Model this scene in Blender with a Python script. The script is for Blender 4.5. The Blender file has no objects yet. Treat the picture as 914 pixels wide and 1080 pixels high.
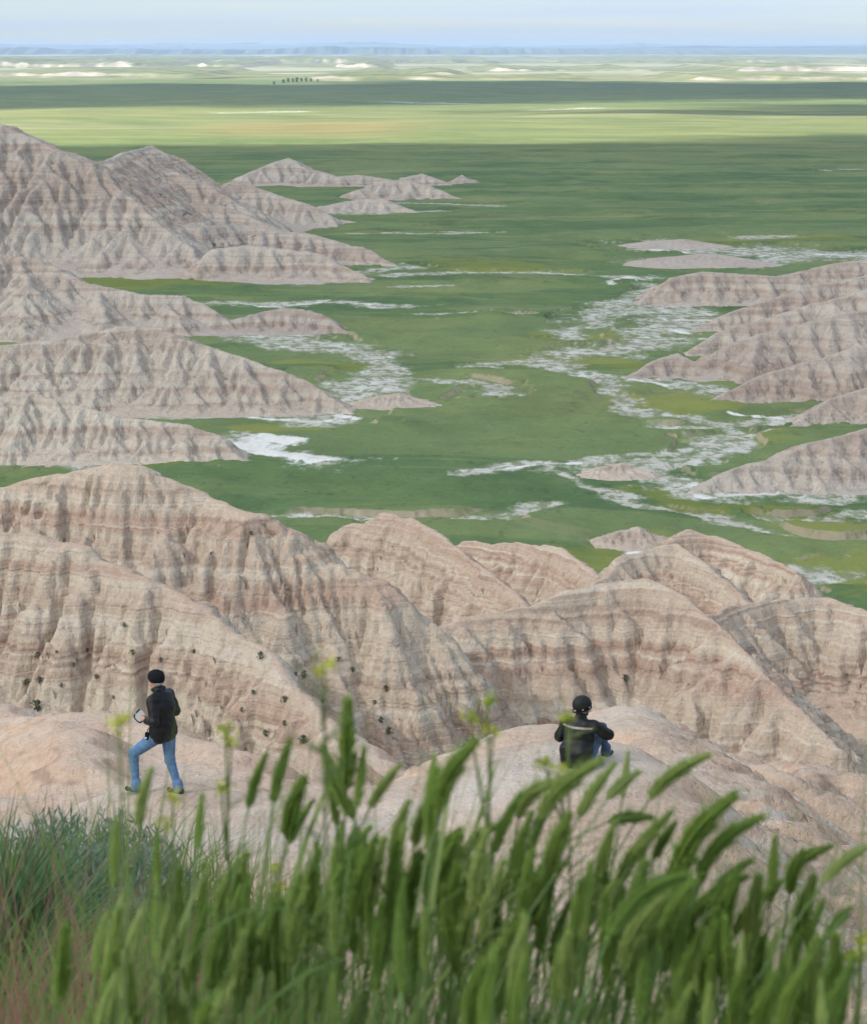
import bpy, bmesh, math, random
import numpy as np
from mathutils import Vector, Matrix, Quaternion

random.seed(7)
RNG = np.random.default_rng(11)
scene = bpy.context.scene
COL = scene.collection
PI = math.pi

# ------------------------------------------------------------------ camera
VFOV = math.radians(25.0)
F = 540.0 / math.tan(VFOV / 2)              # focal length in pixels of the 914 x 1080 photograph
PITCH = math.atan((540 - 49) / F)           # horizon sits near the top of the frame
PLAIN = -80.0                               # valley floor, camera at z = 0

def ray(px, py):
    dx, dy = (px - 457) / F, (540 - py) / F
    cp, sp = math.cos(PITCH), math.sin(PITCH)
    return Vector((dx, cp + dy * sp, -sp + dy * cp))

def at(px, py, Y):
    d = ray(px, py)
    return d * (Y / d.y)

def gnd(px, py, z=PLAIN):
    d = ray(px, py)
    return d * (z / d.z)

cam_d = bpy.data.cameras.new('camera')
cam = bpy.data.objects.new('camera', cam_d)
COL.objects.link(cam)
cam.location = (0, 0, 0)
cam.rotation_euler = (PI / 2 - PITCH, 0, 0)
cam_d.sensor_fit = 'VERTICAL'
cam_d.sensor_height = 24
cam_d.angle = VFOV
cam_d.lens = 12 / math.tan(VFOV / 2)
cam_d.clip_start = 0.05
cam_d.clip_end = 200000
cam_d.dof.use_dof = True
cam_d.dof.focus_distance = 60
cam_d.dof.aperture_fstop = 12.0
scene.camera = cam

# ------------------------------------------------------------------ helpers
def tag(o, label=None, cat=None, group=None, kind=None):
    if label: o['label'] = label
    if cat: o['category'] = cat
    if group: o['group'] = group
    if kind: o['kind'] = kind
    return o

def link(name, me, mat=None, parent=None):
    o = bpy.data.objects.new(name, me)
    COL.objects.link(o)
    if mat and not me.materials: me.materials.append(mat)
    if parent: o.parent = parent
    return o

def empty(name, loc=(0, 0, 0), rz=0.0):
    o = bpy.data.objects.new(name, None)
    COL.objects.link(o)
    o.location = loc
    o.rotation_euler = (0, 0, rz)
    o.empty_display_size = 0.1
    return o

def mesh_np(name, verts, quads=None, tris=None, smooth=True):
    me = bpy.data.meshes.new(name)
    verts = np.asarray(verts, dtype=np.float32)
    loops, starts, tot = [], [], 0
    if quads is not None and len(quads):
        q = np.asarray(quads, dtype=np.int32)
        loops.append(q.ravel()); starts.append(np.arange(len(q)) * 4 + tot); tot += q.size
    if tris is not None and len(tris):
        t = np.asarray(tris, dtype=np.int32)
        loops.append(t.ravel()); starts.append(np.arange(len(t)) * 3 + tot); tot += t.size
    loops = np.concatenate(loops); starts = np.concatenate(starts)
    me.vertices.add(len(verts)); me.vertices.foreach_set('co', verts.ravel())
    me.loops.add(len(loops)); me.loops.foreach_set('vertex_index', loops.astype(np.int32))
    me.polygons.add(len(starts)); me.polygons.foreach_set('loop_start', starts.astype(np.int32))
    if smooth: me.polygons.foreach_set('use_smooth', np.ones(len(starts), dtype=bool))
    me.update(calc_edges=True)
    return me

def fattr(me, name, vals):
    a = me.attributes.new(name, 'FLOAT', 'POINT')
    a.data.foreach_set('value', np.asarray(vals, dtype=np.float32).ravel())

# gradient noise -----------------------------------------------------
_perm = np.random.default_rng(3).permutation(1024)
_ga = np.random.default_rng(4).random(1024) * 2 * PI
_gx, _gy = np.cos(_ga), np.sin(_ga)
def perlin(x, y):
    xi = np.floor(x).astype(np.int64); yi = np.floor(y).astype(np.int64)
    fx, fy = x - xi, y - yi
    u = fx * fx * fx * (fx * (fx * 6 - 15) + 10); v = fy * fy * fy * (fy * (fy * 6 - 15) + 10)
    def g(ix, iy, dx, dy):
        h = _perm[(_perm[ix & 1023] + iy) & 1023]
        return _gx[h] * dx + _gy[h] * dy
    a = g(xi, yi, fx, fy); b = g(xi + 1, yi, fx - 1, fy)
    c = g(xi, yi + 1, fx, fy - 1); d = g(xi + 1, yi + 1, fx - 1, fy - 1)
    return ((a + u * (b - a)) + v * ((c + u * (d - c)) - (a + u * (b - a)))) * 1.5
def fbm(x, y, o=4, gain=.5):
    s, a, f = 0, 1.0, 1.0
    for k in range(o):
        s = s + a * perlin(x * f + 17.3 * k, y * f - 9.1 * k); a *= gain; f *= 2.03
    return s
def sstep(a, b, x):
    t = np.clip((x - a) / (b - a), 0, 1)
    return t * t * (3 - 2 * t)

# ------------------------------------------------------------------ heightfield of ridges
class Field:
    """A regular grid of heights: ridge lines raise it, running water cuts it."""
    def __init__(self, x0, x1, y0, y1, cell, base):
        self.x0, self.y0, self.cell = x0, y0, cell
        self.nx = int((x1 - x0) / cell) + 1; self.ny = int((y1 - y0) / cell) + 1
        self.xs = x0 + np.arange(self.nx) * cell; self.ys = y0 + np.arange(self.ny) * cell
        self.X, self.Y = np.meshgrid(self.xs, self.ys)
        w = 2.2 * cell
        self.h = np.full((self.ny, self.nx), float(base))
        self.base = base
        self.wx = self.X; self.wy = self.Y
        self.u = np.zeros_like(self.h); self.d = np.zeros_like(self.h); self.nseg = 0
    def warp(self, amp, size):
        self.wx = self.X + amp * fbm(self.X / size, self.Y / size, 3)
        self.wy = self.Y + amp * fbm(self.X / size + 50, self.Y / size + 20, 3)
    def seg(self, a, b, s, r, lim=1e9):
        zt = max(a[2], b[2])
        R = min((zt - self.base) / s + r + 4 * self.cell + 4, lim)
        i0 = np.searchsorted(self.xs, min(a[0], b[0]) - R); i1 = np.searchsorted(self.xs, max(a[0], b[0]) + R)
        j0 = np.searchsorted(self.ys, min(a[1], b[1]) - R); j1 = np.searchsorted(self.ys, max(a[1], b[1]) + R)
        if i1 <= i0 or j1 <= j0: return
        X = self.wx[j0:j1, i0:i1]; Y = self.wy[j0:j1, i0:i1]
        dx, dy = b[0] - a[0], b[1] - a[1]
        L = math.hypot(dx, dy) + 1e-9
        dx /= L; dy /= L
        pr = (X - a[0]) * dx + (Y - a[1]) * dy
        pp = (Y - a[1]) * dx - (X - a[0]) * dy
        t = np.clip(pr, 0, L)
        ex = pr - t
        d = np.hypot(ex, pp)
        hh = a[2] + t / L * (b[2] - a[2]) - s * (np.sqrt(d * d + r * r) - r)
        H = self.h[j0:j1, i0:i1]
        m = hh > H
        H[m] = hh[m]
        # where each spot sits along its crest: rain runs straight down from there
        self.nseg += 1
        u = t + np.arctan2(ex, np.abs(pp) + 1e-6) * 3.0 * self.cell / .25 + self.nseg * 37.7 + np.where(pp > 0, 911.3, 0)
        self.u[j0:j1, i0:i1][m] = u[m]
        self.d[j0:j1, i0:i1][m] = d[m]
    def line(self, pts, s, r, lim=1e9):
        for a, b in zip(pts[:-1], pts[1:]): self.seg(a, b, s, r, lim)
    def ridge(self, pts, s, r, spur=0, depth=1, rnd=None, fall=.72, lmax=1e9, both=True, lim=1e9):
        """A crest with spurs branching off it, smaller spurs branching off those."""
        rnd = rnd or random
        self.line(pts, s, r, lim)
        if depth <= 0 or spur <= 0: return
        acc, side = rnd.uniform(.2, .8) * spur, rnd.choice((-1, 1))
        for a, b in zip(pts[:-1], pts[1:]):
            L = math.hypot(b[0] - a[0], b[1] - a[1])
            if L < 1e-6: continue
            ux, uy = (b[0] - a[0]) / L, (b[1] - a[1]) / L
            while acc < L:
                t = acc / L
                z = a[2] + t * (b[2] - a[2])
                hgt = z - self.base
                for sd in ((-1, 1) if both else (side,)):
                    lean = (1 if b[2] < a[2] else -1) * rnd.uniform(.1, .75)
                    vx, vy = -uy * sd + ux * lean, ux * sd + uy * lean
                    n = math.hypot(vx, vy); vx /= n; vy /= n
                    ln = min(hgt / (fall * s) * rnd.uniform(.75, 1.0), lmax) * rnd.uniform(.7, 1.0)
                    p = [Vector((a[0] + t * (b[0] - a[0]), a[1] + t * (b[1] - a[1]), z - .05 * r))]
                    ang = 0
                    nseg = 5
                    for q in range(nseg):
                        ang += rnd.uniform(-.16, .16)
                        c, sn = math.cos(ang), math.sin(ang)
                        wx, wy = vx * c - vy * sn, vx * sn + vy * c
                        st = ln * (.10, .15, .2, .25, .3)[q]
                        g = fall * s * (rnd.uniform(.25, .6) if q == 0 else rnd.uniform(.75, 1.25) if q == 1 else rnd.uniform(.95, 1.3))
                        p.append(Vector((p[-1].x + wx * st, p[-1].y + wy * st, p[-1].z - g * st)))
                    self.ridge(p, s * rnd.uniform(.95, 1.15), r * .6, spur * .58, depth - 1, rnd, fall, ln * .55, both, .55 * ln + 2 * r + 3 * self.cell)
                side = -side
                acc += spur * rnd.uniform(.6, 1.4)
            acc -= L
    def erode(self, n, steps, k, seed, batches=3, floor=None):
        rng = np.random.default_rng(seed)
        ny, nx = self.h.shape
        h = self.h / self.cell
        fl = h.ravel()
        for bt in range(batches):
            x = rng.random(n) * (nx - 3) + 1; y = rng.random(n) * (ny - 3) + 1
            if floor is not None:
                keep = self.h[y.astype(int), x.astype(int)] > floor
                x, y = x[keep], y[keep]
            dx = np.zeros_like(x); dy = np.zeros_like(x); sed = np.zeros_like(x); sp = np.ones_like(x); w = np.ones_like(x)
            for st in range(steps):
                ix = x.astype(np.int64); iy = y.astype(np.int64)
                fx = x - ix; fy = y - iy
                i00 = iy * nx + ix
                a, b, c, d = fl[i00], fl[i00 + 1], fl[i00 + nx], fl[i00 + nx + 1]
                gx = (b - a) * (1 - fy) + (d - c) * fy; gy = (c - a) * (1 - fx) + (d - b) * fx
                z0 = a * (1 - fx) * (1 - fy) + b * fx * (1 - fy) + c * (1 - fx) * fy + d * fx * fy
                dx = dx * .25 - gx * .75; dy = dy * .25 - gy * .75
                L = np.hypot(dx, dy) + 1e-6
                dx /= L; dy /= L
                x2 = np.clip(x + dx, 1, nx - 2.01); y2 = np.clip(y + dy, 1, ny - 2.01)
                jx = x2.astype(np.int64); jy = y2.astype(np.int64)
                gx2 = x2 - jx; gy2 = y2 - jy; j00 = jy * nx + jx
                z1 = fl[j00] * (1 - gx2) * (1 - gy2) + fl[j00 + 1] * gx2 * (1 - gy2) + fl[j00 + nx] * (1 - gx2) * gy2 + fl[j00 + nx + 1] * gx2 * gy2
                dz = z1 - z0
                cap = np.maximum(-dz, .01) * sp * w * 4.0
                dep = np.where(dz > 0, np.minimum(dz, sed), np.where(sed > cap, (sed - cap) * .3, -np.minimum((cap - sed) * k, np.maximum(-dz, 0) * .5)))
                sed = sed - dep
                acc = np.bincount(np.concatenate((i00, i00 + 1, i00 + nx, i00 + nx + 1)),
                    np.concatenate((dep * (1 - fx) * (1 - fy), dep * fx * (1 - fy), dep * (1 - fx) * fy, dep * fx * fy)), minlength=fl.size)
                fl += np.clip(acc, -.35, .35)
                sp = np.sqrt(np.maximum(sp * sp * .9 - dz * .5, .05)); sp = np.minimum(sp, 2.5)
                w *= .985
                x, y = x2, y2
        self.h = fl.reshape(ny, nx) * self.cell
    def rills(self, size, depth, start=.5, seed=0, sharp=3):
        """Narrow runnels straight down the flanks of every crest."""
        X, Y = self.X, self.Y
        n = perlin(self.u / size + .25 * fbm(X / (size * 2.5) + seed, Y / (size * 2.5), 2), self.d / (size * 9) + seed)
        v = (1 - np.minimum(np.abs(n) * 1.6, 1)) ** sharp
        amp = .6 + .6 * perlin(X / (size * 6) + seed, Y / (size * 6))
        st = self.steep()
        self.h -= depth * v * amp * sstep(start * .3, start * 3, self.d) * sstep(.2, .7, st)
    def steep(self):
        gy, gx = np.gradient(self.h, self.cell)
        return np.hypot(gx, gy)
    def blur(self, n=1):
        for _ in range(n):
            p = np.pad(self.h, 1, mode='edge')
            self.h = (4 * p[1:-1, 1:-1] + 2 * (p[:-2, 1:-1] + p[2:, 1:-1] + p[1:-1, :-2] + p[1:-1, 2:]) + p[:-2, :-2] + p[:-2, 2:] + p[2:, :-2] + p[2:, 2:]) / 16
    def z(self, x, y):
        fx = np.clip((np.asarray(x) - self.x0) / self.cell, 0, self.nx - 1.001); fy = np.clip((np.asarray(y) - self.y0) / self.cell, 0, self.ny - 1.001)
        ix = fx.astype(int); iy = fy.astype(int); fx = fx - ix; fy = fy - iy
        h = self.h
        return h[iy, ix] * (1 - fx) * (1 - fy) + h[iy, ix + 1] * fx * (1 - fy) + h[iy + 1, ix] * (1 - fx) * fy + h[iy + 1, ix + 1] * fx * fy
    def inside(self, x, y):
        return (x > self.x0) & (x < self.xs[-1]) & (y > self.y0) & (y < self.ys[-1])
    def build(self, name, mat, cut=None, attrs=None):
        nx, ny = self.nx, self.ny
        V = np.stack((self.X, self.Y, self.h), -1).reshape(-1, 3)
        i = np.arange(ny - 1)[:, None] * nx + np.arange(nx - 1)[None, :]
        q = np.stack((i, i + 1, i + nx + 1, i + nx), -1).reshape(-1, 4)
        used = np.ones(len(V), bool)
        if cut is not None:
            keep = (V[q, 2] > cut).any(1)
            q = q[keep]
            used[:] = False; used[q.ravel()] = True
            remap = np.cumsum(used) - 1
            q = remap[q]; V = V[used]
        me = mesh_np(name, V, quads=q)
        for k, v in (attrs or {}).items(): fattr(me, k, v.ravel()[used])
        return link(name, me, mat)
# ------------------------------------------------------------------ materials
class NT:
    def __init__(self, name):
        self.m = bpy.data.materials.new(name); self.m.use_nodes = True
        self.t = self.m.node_tree; self.t.nodes.clear()
        self.out = self.t.nodes.new('ShaderNodeOutputMaterial')
    def n(self, typ, **kw):
        nd = self.t.nodes.new('ShaderNode' + typ)
        for k, v in kw.items():
            if k.startswith('i_'):
                nd.inputs[k[2:].replace('_', ' ')].default_value = v
            else: setattr(nd, k, v)
        return nd
    def l(self, a, b): self.t.links.new(a, b)
    def val(self, sock, x):
        if hasattr(x, 'is_output'): self.l(x, sock)
        else: sock.default_value = x
    def math(self, op, a, b=0.0, c=None, clamp=False):
        nd = self.n('Math', operation=op); nd.use_clamp = clamp
        self.val(nd.inputs[0], a); self.val(nd.inputs[1], b)
        if c is not None: self.val(nd.inputs[2], c)
        return nd.outputs[0]
    def smooth(self, x, a, b):
        nd = self.n('MapRange', interpolation_type='SMOOTHSTEP')
        self.val(nd.inputs['Value'], x); nd.inputs['From Min'].default_value = a; nd.inputs['From Max'].default_value = b
        return nd.outputs[0]
    def pos(self): return self.n('NewGeometry').outputs['Position']
    def obj(self): return self.n('TexCoord').outputs['Object']
    def scale(self, v, s, off=(0, 0, 0)):
        nd = self.n('Mapping'); self.l(v, nd.inputs['Vector'])
        nd.inputs['Scale'].default_value = s if hasattr(s, '__len__') else (s, s, s)
        nd.inputs['Location'].default_value = off
        return nd.outputs[0]
    def noise(self, v, s=1.0, detail=3, rough=.55, off=(0, 0, 0), dist=0.0):
        nd = self.n('TexNoise'); nd.inputs['Scale'].default_value = 1
        nd.inputs['Detail'].default_value = detail; nd.inputs['Roughness'].default_value = rough
        nd.inputs['Distortion'].default_value = dist
        self.l(self.scale(v, s, off), nd.inputs['Vector'])
        return nd.outputs['Fac']
    def ramp(self, x, stops, interp='LINEAR'):
        nd = self.n('ValToRGB'); r = nd.color_ramp; r.interpolation = interp
        while len(r.elements) < len(stops): r.elements.new(.5)
        for e, (p, c) in zip(r.elements, stops):
            e.position = p; e.color = (*c, 1) if len(c) == 3 else c
        self.val(nd.inputs['Fac'], x)
        return nd.outputs['Color']
    def mix(self, f, a, b, mode='MIX'):
        nd = self.n('Mix', data_type='RGBA', blend_type=mode)
        self.val(nd.inputs['Factor'], f)
        for s, x in ((nd.inputs['A'], a), (nd.inputs['B'], b)):
            if hasattr(x, 'is_output'): self.l(x, s)
            else: s.default_value = (*x, 1) if len(x) == 3 else x
        return nd.outputs['Result']
    def grey(self, x):
        nd = self.n('CombineColor'); 
        for s in nd.inputs: self.l(x, s)
        return nd.outputs[0]
    def bump(self, h, dist, strength=1.0, normal=None):
        nd = self.n('Bump'); self.l(h, nd.inputs['Height'])
        nd.inputs['Distance'].default_value = dist; nd.inputs['Strength'].default_value = strength
        if normal is not None: self.l(normal, nd.inputs['Normal'])
        return nd.outputs[0]
    def attr(self, name): return self.n('Attribute', attribute_name=name).outputs['Fac']
    def nz(self):
        s = self.n('SeparateXYZ'); self.l(self.n('NewGeometry').outputs['Normal'], s.inputs[0]); return s.outputs[2]
    def bsdf(self, col, rough=.9, spec=.2, normal=None, **kw):
        b = self.n('BsdfPrincipled')
        if hasattr(col, 'is_output'): self.l(col, b.inputs['Base Color'])
        else: b.inputs['Base Color'].default_value = (*col, 1)
        self.val(b.inputs['Roughness'], rough); b.inputs['Specular IOR Level'].default_value = spec
        if normal is not None: self.l(normal, b.inputs['Normal'])
        for k, v in kw.items(): b.inputs[k].default_value = v
        self.l(b.outputs[0], self.out.inputs['Surface'])
        return b

def clay(name, zs, xs, tops, bands, pale, streak=1.0, ledge=.05, near=False, dull=(1.0, 1.0, 1.0), hillside=False):
    """Badlands claystone: level strata, wash streaks down the faces, smooth weathered caps."""
    T = NT(name); p = T.pos()
    sep = T.n('SeparateXYZ'); T.l(p, sep.inputs[0])
    wob = T.noise(p, .035 * xs, 3)
    z = T.math('ADD', sep.outputs[2], T.math('MULTIPLY', wob, 2.2 / xs))
    zc = T.n('CombineXYZ'); T.l(z, zc.inputs[2])
    T.l(T.math('MULTIPLY', sep.outputs[0], .01), zc.inputs[0]); T.l(T.math('MULTIPLY', sep.outputs[1], .01), zc.inputs[1])
    zv = zc.outputs[0]
    st = T.noise(zv, zs, 3, .6)
    st2 = T.noise(zv, zs * 5.5, 2, .6, off=(5, 3, 9))
    c = T.ramp(st, bands)
    c = T.mix(T.math('MULTIPLY', T.smooth(st2, .55, .66), .72 if near else .36), c, pale)                # thin pale beds
    c = T.mix(T.math('MULTIPLY', T.smooth(st2, .45, .35), .48 if near else .24), c, (.24, .155, .12))     # thin red-brown beds
    flow = T.noise(p, (1.1 * xs, 1.1 * xs, .10 * xs), 5, .65, dist=.3)
    c = T.mix(T.math('MULTIPLY', T.smooth(flow, .38, .70), .28 * streak), c, pale)
    c = T.mix(T.math('MULTIPLY', T.smooth(flow, .46, .26), .16 * streak), c, (.17, .125, .10))
    if not near:
        c = T.mix(T.math('MULTIPLY', T.math('MULTIPLY', T.smooth(T.noise(p, (.16, .16, .2), 4, .75, off=(3, 1, 2)), .60, .68), T.smooth(T.noise(p, .025, 3), .48, .6)), .75), c, (.10, .115, .07))
    flat = T.smooth(T.math('ADD', T.nz(), T.math('MULTIPLY', T.math('SUBTRACT', T.noise(p, .5 * xs, 4), .5), .18)), .86, .97)
    patch = T.noise(p, .22 * xs, 5, .62)
    top = T.ramp(patch, [(.32, tops[0]), (.55, tops[1]), (.74, tops[2])])
    c = T.mix(T.math('MULTIPLY', flat, .85), c, top)
    big = T.noise(p, .03 * xs, 3)
    c = T.mix(.5, c, T.ramp(big, [(.3, (.82, .76, .74)), (.7, (1.12, 1.06, 1.0))]), 'MULTIPLY')
    spk = T.noise(p, 3.5 * xs if near else 2.0 * xs, 4, .7)
    c = T.mix(.8, c, T.ramp(spk, [(.3, (.80, .79, .78)), (.5, (1, 1, 1)), (.72, (1.13, 1.13, 1.13))]), 'MULTIPLY')
    c = T.mix(1.0, c, dull, 'MULTIPLY')
    inv = T.math('SUBTRACT', 1.0, T.math('MULTIPLY', flat, .75))
    lh = T.math('MULTIPLY', T.math('ADD', T.math('MULTIPLY', st2, ledge * 6), T.math('MULTIPLY', T.noise(p, (1.6 * xs, 1.6 * xs, .22 * xs), 5, .68, dist=.2), (.12 if hillside else .30) / xs)), inv)
    hh = T.math('ADD', lh, T.math('MULTIPLY', T.noise(p, (4.2 * xs, 4.2 * xs, 2.2 * xs), 4, .7), .12 / xs))
    if hillside:
        c = T.mix(T.math('MULTIPLY', T.attr('path'), .6), c, T.ramp(patch, [(.35, (.47, .42, .38)), (.65, (.57, .53, .485))]))
        c = T.mix(T.attr('soil'), c, T.ramp(T.noise(p, 6.0, 4), [(.35, (.10, .085, .055)), (.65, (.20, .17, .12))]))
        cr2 = T.noise(p, (.55, .38, .6), 6, .7, off=(4, 9, 0), dist=.4)
        c = T.mix(T.math('MULTIPLY', T.smooth(cr2, .56, .68), .55), c, (.55, .50, .45))
        c = T.mix(T.math('MULTIPLY', T.smooth(cr2, .44, .30), .55), c, (.40, .25, .185))
        vo = T.n('TexVoronoi', feature='DISTANCE_TO_EDGE'); T.l(T.scale(p, 5.5), vo.inputs['Vector'])
        crk = T.smooth(vo.outputs['Distance'], .0, .09)
        keep = T.smooth(T.noise(p, .8, 4, off=(2, 2, 2)), .50, .62)
        c = T.mix(T.math('MULTIPLY', T.math('MULTIPLY', T.math('SUBTRACT', 1.0, crk), keep), .55), c, (.20, .14, .11))
        peb = T.smooth(T.noise(p, 13.0, 2, .5, off=(7, 0, 0)), .66, .72)
        c = T.mix(T.math('MULTIPLY', peb, .7), c, T.ramp(T.noise(p, 40.0, 1), [(.4, (.25, .20, .17)), (.6, (.60, .56, .52))]))
    if near:
        hh = T.math('ADD', hh, T.math('MULTIPLY', T.noise(p, 9.0, 4, .7), .055 if hillside else .025))
    nrm = T.bump(hh, 1.0, 1.0)
    T.bsdf(c, .95, .1, nrm)
    return T.m

PINK = [(.25, (.40, .285, .22)), (.40, (.51, .425, .335)), (.48, (.42, .295, .23)), (.55, (.53, .455, .365)), (.64, (.48, .38, .30)), (.78, (.54, .48, .39))]
M_NEAR = clay('clay_near', .36, 1.0, [(.48, .345, .265), (.53, .41, .325), (.55, .485, .41)], PINK, (.60, .54, .455), near=True)
M_HILL = clay('clay_overlook', .4, 1.4, [(.50, .37, .295), (.55, .44, .36), (.57, .515, .455)], [(.3, (.50, .345, .255)), (.7, (.57, .45, .35))], (.60, .54, .47), streak=.45, ledge=.02, near=True, hillside=True)
FARB = [(.22, (.40, .335, .28)), (.38, (.50, .45, .385)), (.47, (.40, .32, .265)), (.54, (.51, .465, .40)), (.66, (.455, .395, .335)), (.80, (.53, .49, .425))]
M_FAR = clay('clay_buttes', .16, .28, [(.42, .35, .29), (.47, .40, .335), (.50, .45, .395)], FARB, (.54, .50, .43), streak=.35, ledge=.03)
M_FARD = clay('clay_grey_buttes', .15, .28, [(.41, .35, .30), (.45, .40, .35), (.48, .44, .39)], FARB, (.52, .485, .425), streak=.3, ledge=.03, dull=(.96, .96, .97))

def plain_mat():
    T = NT('prairie'); p = T.pos()
    wash, clov, dry = T.attr('wash'), T.attr('clover'), T.attr('far')
    n1 = T.noise(p, (.012, .012, .012), 4, .6); n2 = T.noise(p, .09, 5, .65); n3 = T.noise(p, .7, 4, .7)
    n0 = T.noise(p, (.0011, .0028, .001), 4, .6)
    g = T.ramp(n1, [(.30, (.088, .150, .058)), (.46, (.120, .188, .070)), (.58, (.155, .212, .072)), (.70, (.22, .240, .105))])
    g = T.mix(.7, g, T.ramp(n2, [(.3, (.72, .76, .70)), (.55, (1, 1, 1)), (.75, (1.35, 1.22, 1.15))]), 'MULTIPLY')
    g = T.mix(.55, g, T.ramp(n3, [(.3, (.70, .74, .70)), (.7, (1.3, 1.25, 1.2))]), 'MULTIPLY')
    g = T.mix(T.math('MULTIPLY', T.smooth(n2, .60, .74), .45), g, (.20, .19, .09))
    n4 = T.noise(p, (.030, .018, .03), 5, .7, off=(8, 1, 2))
    g = T.mix(T.math('MULTIPLY', T.smooth(n4, .50, .36), .45), g, (.050, .088, .030))
    g = T.mix(T.math('MULTIPLY', T.smooth(T.noise(p, (.30, .16, .3), 4, .75, off=(1, 6, 2)), .58, .68), .65), g, (.034, .058, .030))
    g = T.mix(T.math('MULTIPLY', T.smooth(T.noise(p, (.012, .055, .03), 5, .7, off=(2, 9, 2)), .60, .70), .5), g, (.21, .215, .13))
    g = T.mix(T.math('MULTIPLY', T.smooth(T.noise(p, (.055, .035, .05), 6, .78, off=(7, 3, 5), dist=.5), .56, .66), .5), g, (.060, .098, .045))
    g = T.mix(T.math('MULTIPLY', T.smooth(T.noise(p, (.045, .03, .05), 5, .75, off=(1, 13, 5), dist=.5), .58, .70), .5), g, (.235, .235, .125))
    yel = T.smooth(T.math('ADD', clov, T.math('MULTIPLY', T.math('SUBTRACT', n2, .5), 2.8)), .40, .9)
    g = T.mix(T.math('MULTIPLY', yel, .68), g, (.215, .225, .03))
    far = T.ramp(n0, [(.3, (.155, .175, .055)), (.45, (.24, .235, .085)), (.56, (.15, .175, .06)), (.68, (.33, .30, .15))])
    g = T.mix(dry, g, far)  # yellower far grass, held back where the cloud-shade tint is painted in
    g = T.mix(T.math('MULTIPLY', T.attr('flats'), T.smooth(T.noise(p, (.0006, .0016, .001), 5, .65, off=(2, 4, 6)), .36, .56)), g, (.47, .44, .31))
    g = T.mix(T.math('MULTIPLY', T.attr('rust'), .4), g, (.40, .22, .10))
    # alkali flats: bare pale ground broken by tufts
    wn = T.math('ADD', T.math('MULTIPLY', wash, .285), T.math('ADD', T.math('MULTIPLY', T.noise(p, (.10, .05, .1), 4, .65), .5), T.math('MULTIPLY', T.noise(p, (.42, .17, .3), 6, .72, off=(4, 4, 0)), .5)))
    bare = T.smooth(wn, .64, .80)
    soil = T.ramp(T.noise(p, .11, 5, .65, off=(9, 2, 1)), [(.30, (.33, .30, .25)), (.48, (.43, .415, .365)), (.66, (.58, .57, .54))])
    tuft = T.smooth(T.noise(p, (.33, .2, .3), 4, .7, off=(3, 7, 0)), .46, .58)
    soil = T.mix(T.math('MULTIPLY', tuft, .8), soil, (.14, .18, .085))
    salt = T.smooth(T.math('ADD', T.attr('salt'), T.math('MULTIPLY', T.math('SUBTRACT', T.noise(p, (.16, .08, .1), 6, .7, off=(1, 8, 3)), .5), 2.0)), .45, .72)
    c = T.mix(bare, g, soil)
    c = T.mix(salt, c, T.ramp(T.noise(p, (.25, .12, .2), 4, .6, off=(6, 2, 1)), [(.3, (.50, .48, .44)), (.55, (.66, .655, .63))]))
    steep = T.smooth(T.nz(), .965, .90)
    c = T.mix(T.math('MULTIPLY', T.math('MULTIPLY', steep, .9), T.smooth(n2, .36, .52)), c, T.ramp(n2, [(.3, (.27, .20, .15)), (.7, (.42, .34, .27))]))
    swale = T.smooth(T.noise(p, (.006, .020, .01), 5, .6, off=(5, 5, 1), dist=.6), .47, .53)
    c = T.mix(T.math('MULTIPLY', T.math('MULTIPLY', T.math('SUBTRACT', 1.0, bare), T.math('SUBTRACT', 1.0, salt)), .32), c, T.mix(swale, (.060, .105, .050), (.195, .215, .100)))
    hh = T.math('ADD', T.math('MULTIPLY', n3, .35), T.math('MULTIPLY', n2, .6))
    T.bsdf(c, .95, .1, T.bump(hh, 1.0, .9))
    return T.m
M_PLAIN = plain_mat()

def cliff_mat():
    T = NT('far_cliff'); p = T.pos()
    n = T.noise(p, (.004, .004, .004), 4); st = T.noise(p, (.012, .012, .05), 4, .65)
    g = T.ramp(n, [(.35, (.12, .15, .06)), (.6, (.24, .24, .12))])
    k = T.ramp(st, [(.3, (.20, .19, .14)), (.5, (.36, .32, .26)), (.75, (.48, .44, .38))])
    T.bsdf(T.mix(T.math('MULTIPLY', T.smooth(T.nz(), .97, .90), T.smooth(T.noise(p, (.0035, .0035, .03), 5, .7), .36, .52)), g, k), .95, .1)
    return T.m
M_CLIFF = cliff_mat()
T = NT('far_upland'); T.bsdf(T.ramp(T.noise(T.pos(), (.0008, .0008, .01), 4), [(.35, (.045, .07, .05)), (.65, (.12, .14, .08))]), .95, .1); M_UPLAND = T.m
# ------------------------------------------------------------------ hills
def A(*pts): return [at(*p) for p in pts]
def rn(s): return random.Random(s)
def fall(px, py, Y, pts, g):
    """A line running down a face from a crest point at grade g, through the given columns."""
    out = [at(px, py, Y)]
    for (qx, qy) in pts:
        p0 = out[-1]; d = ray(qx, qy); d = d / d.y
        lo, hi = 5.0, p0.y
        for _ in range(50):
            m = (lo + hi) / 2; p = d * m
            if p0.z - p.z < g * math.hypot(p.x - p0.x, p.y - p0.y): lo = m     # too far out: not low enough
            else: hi = m
        out.append(d * lo)
    return out

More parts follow.
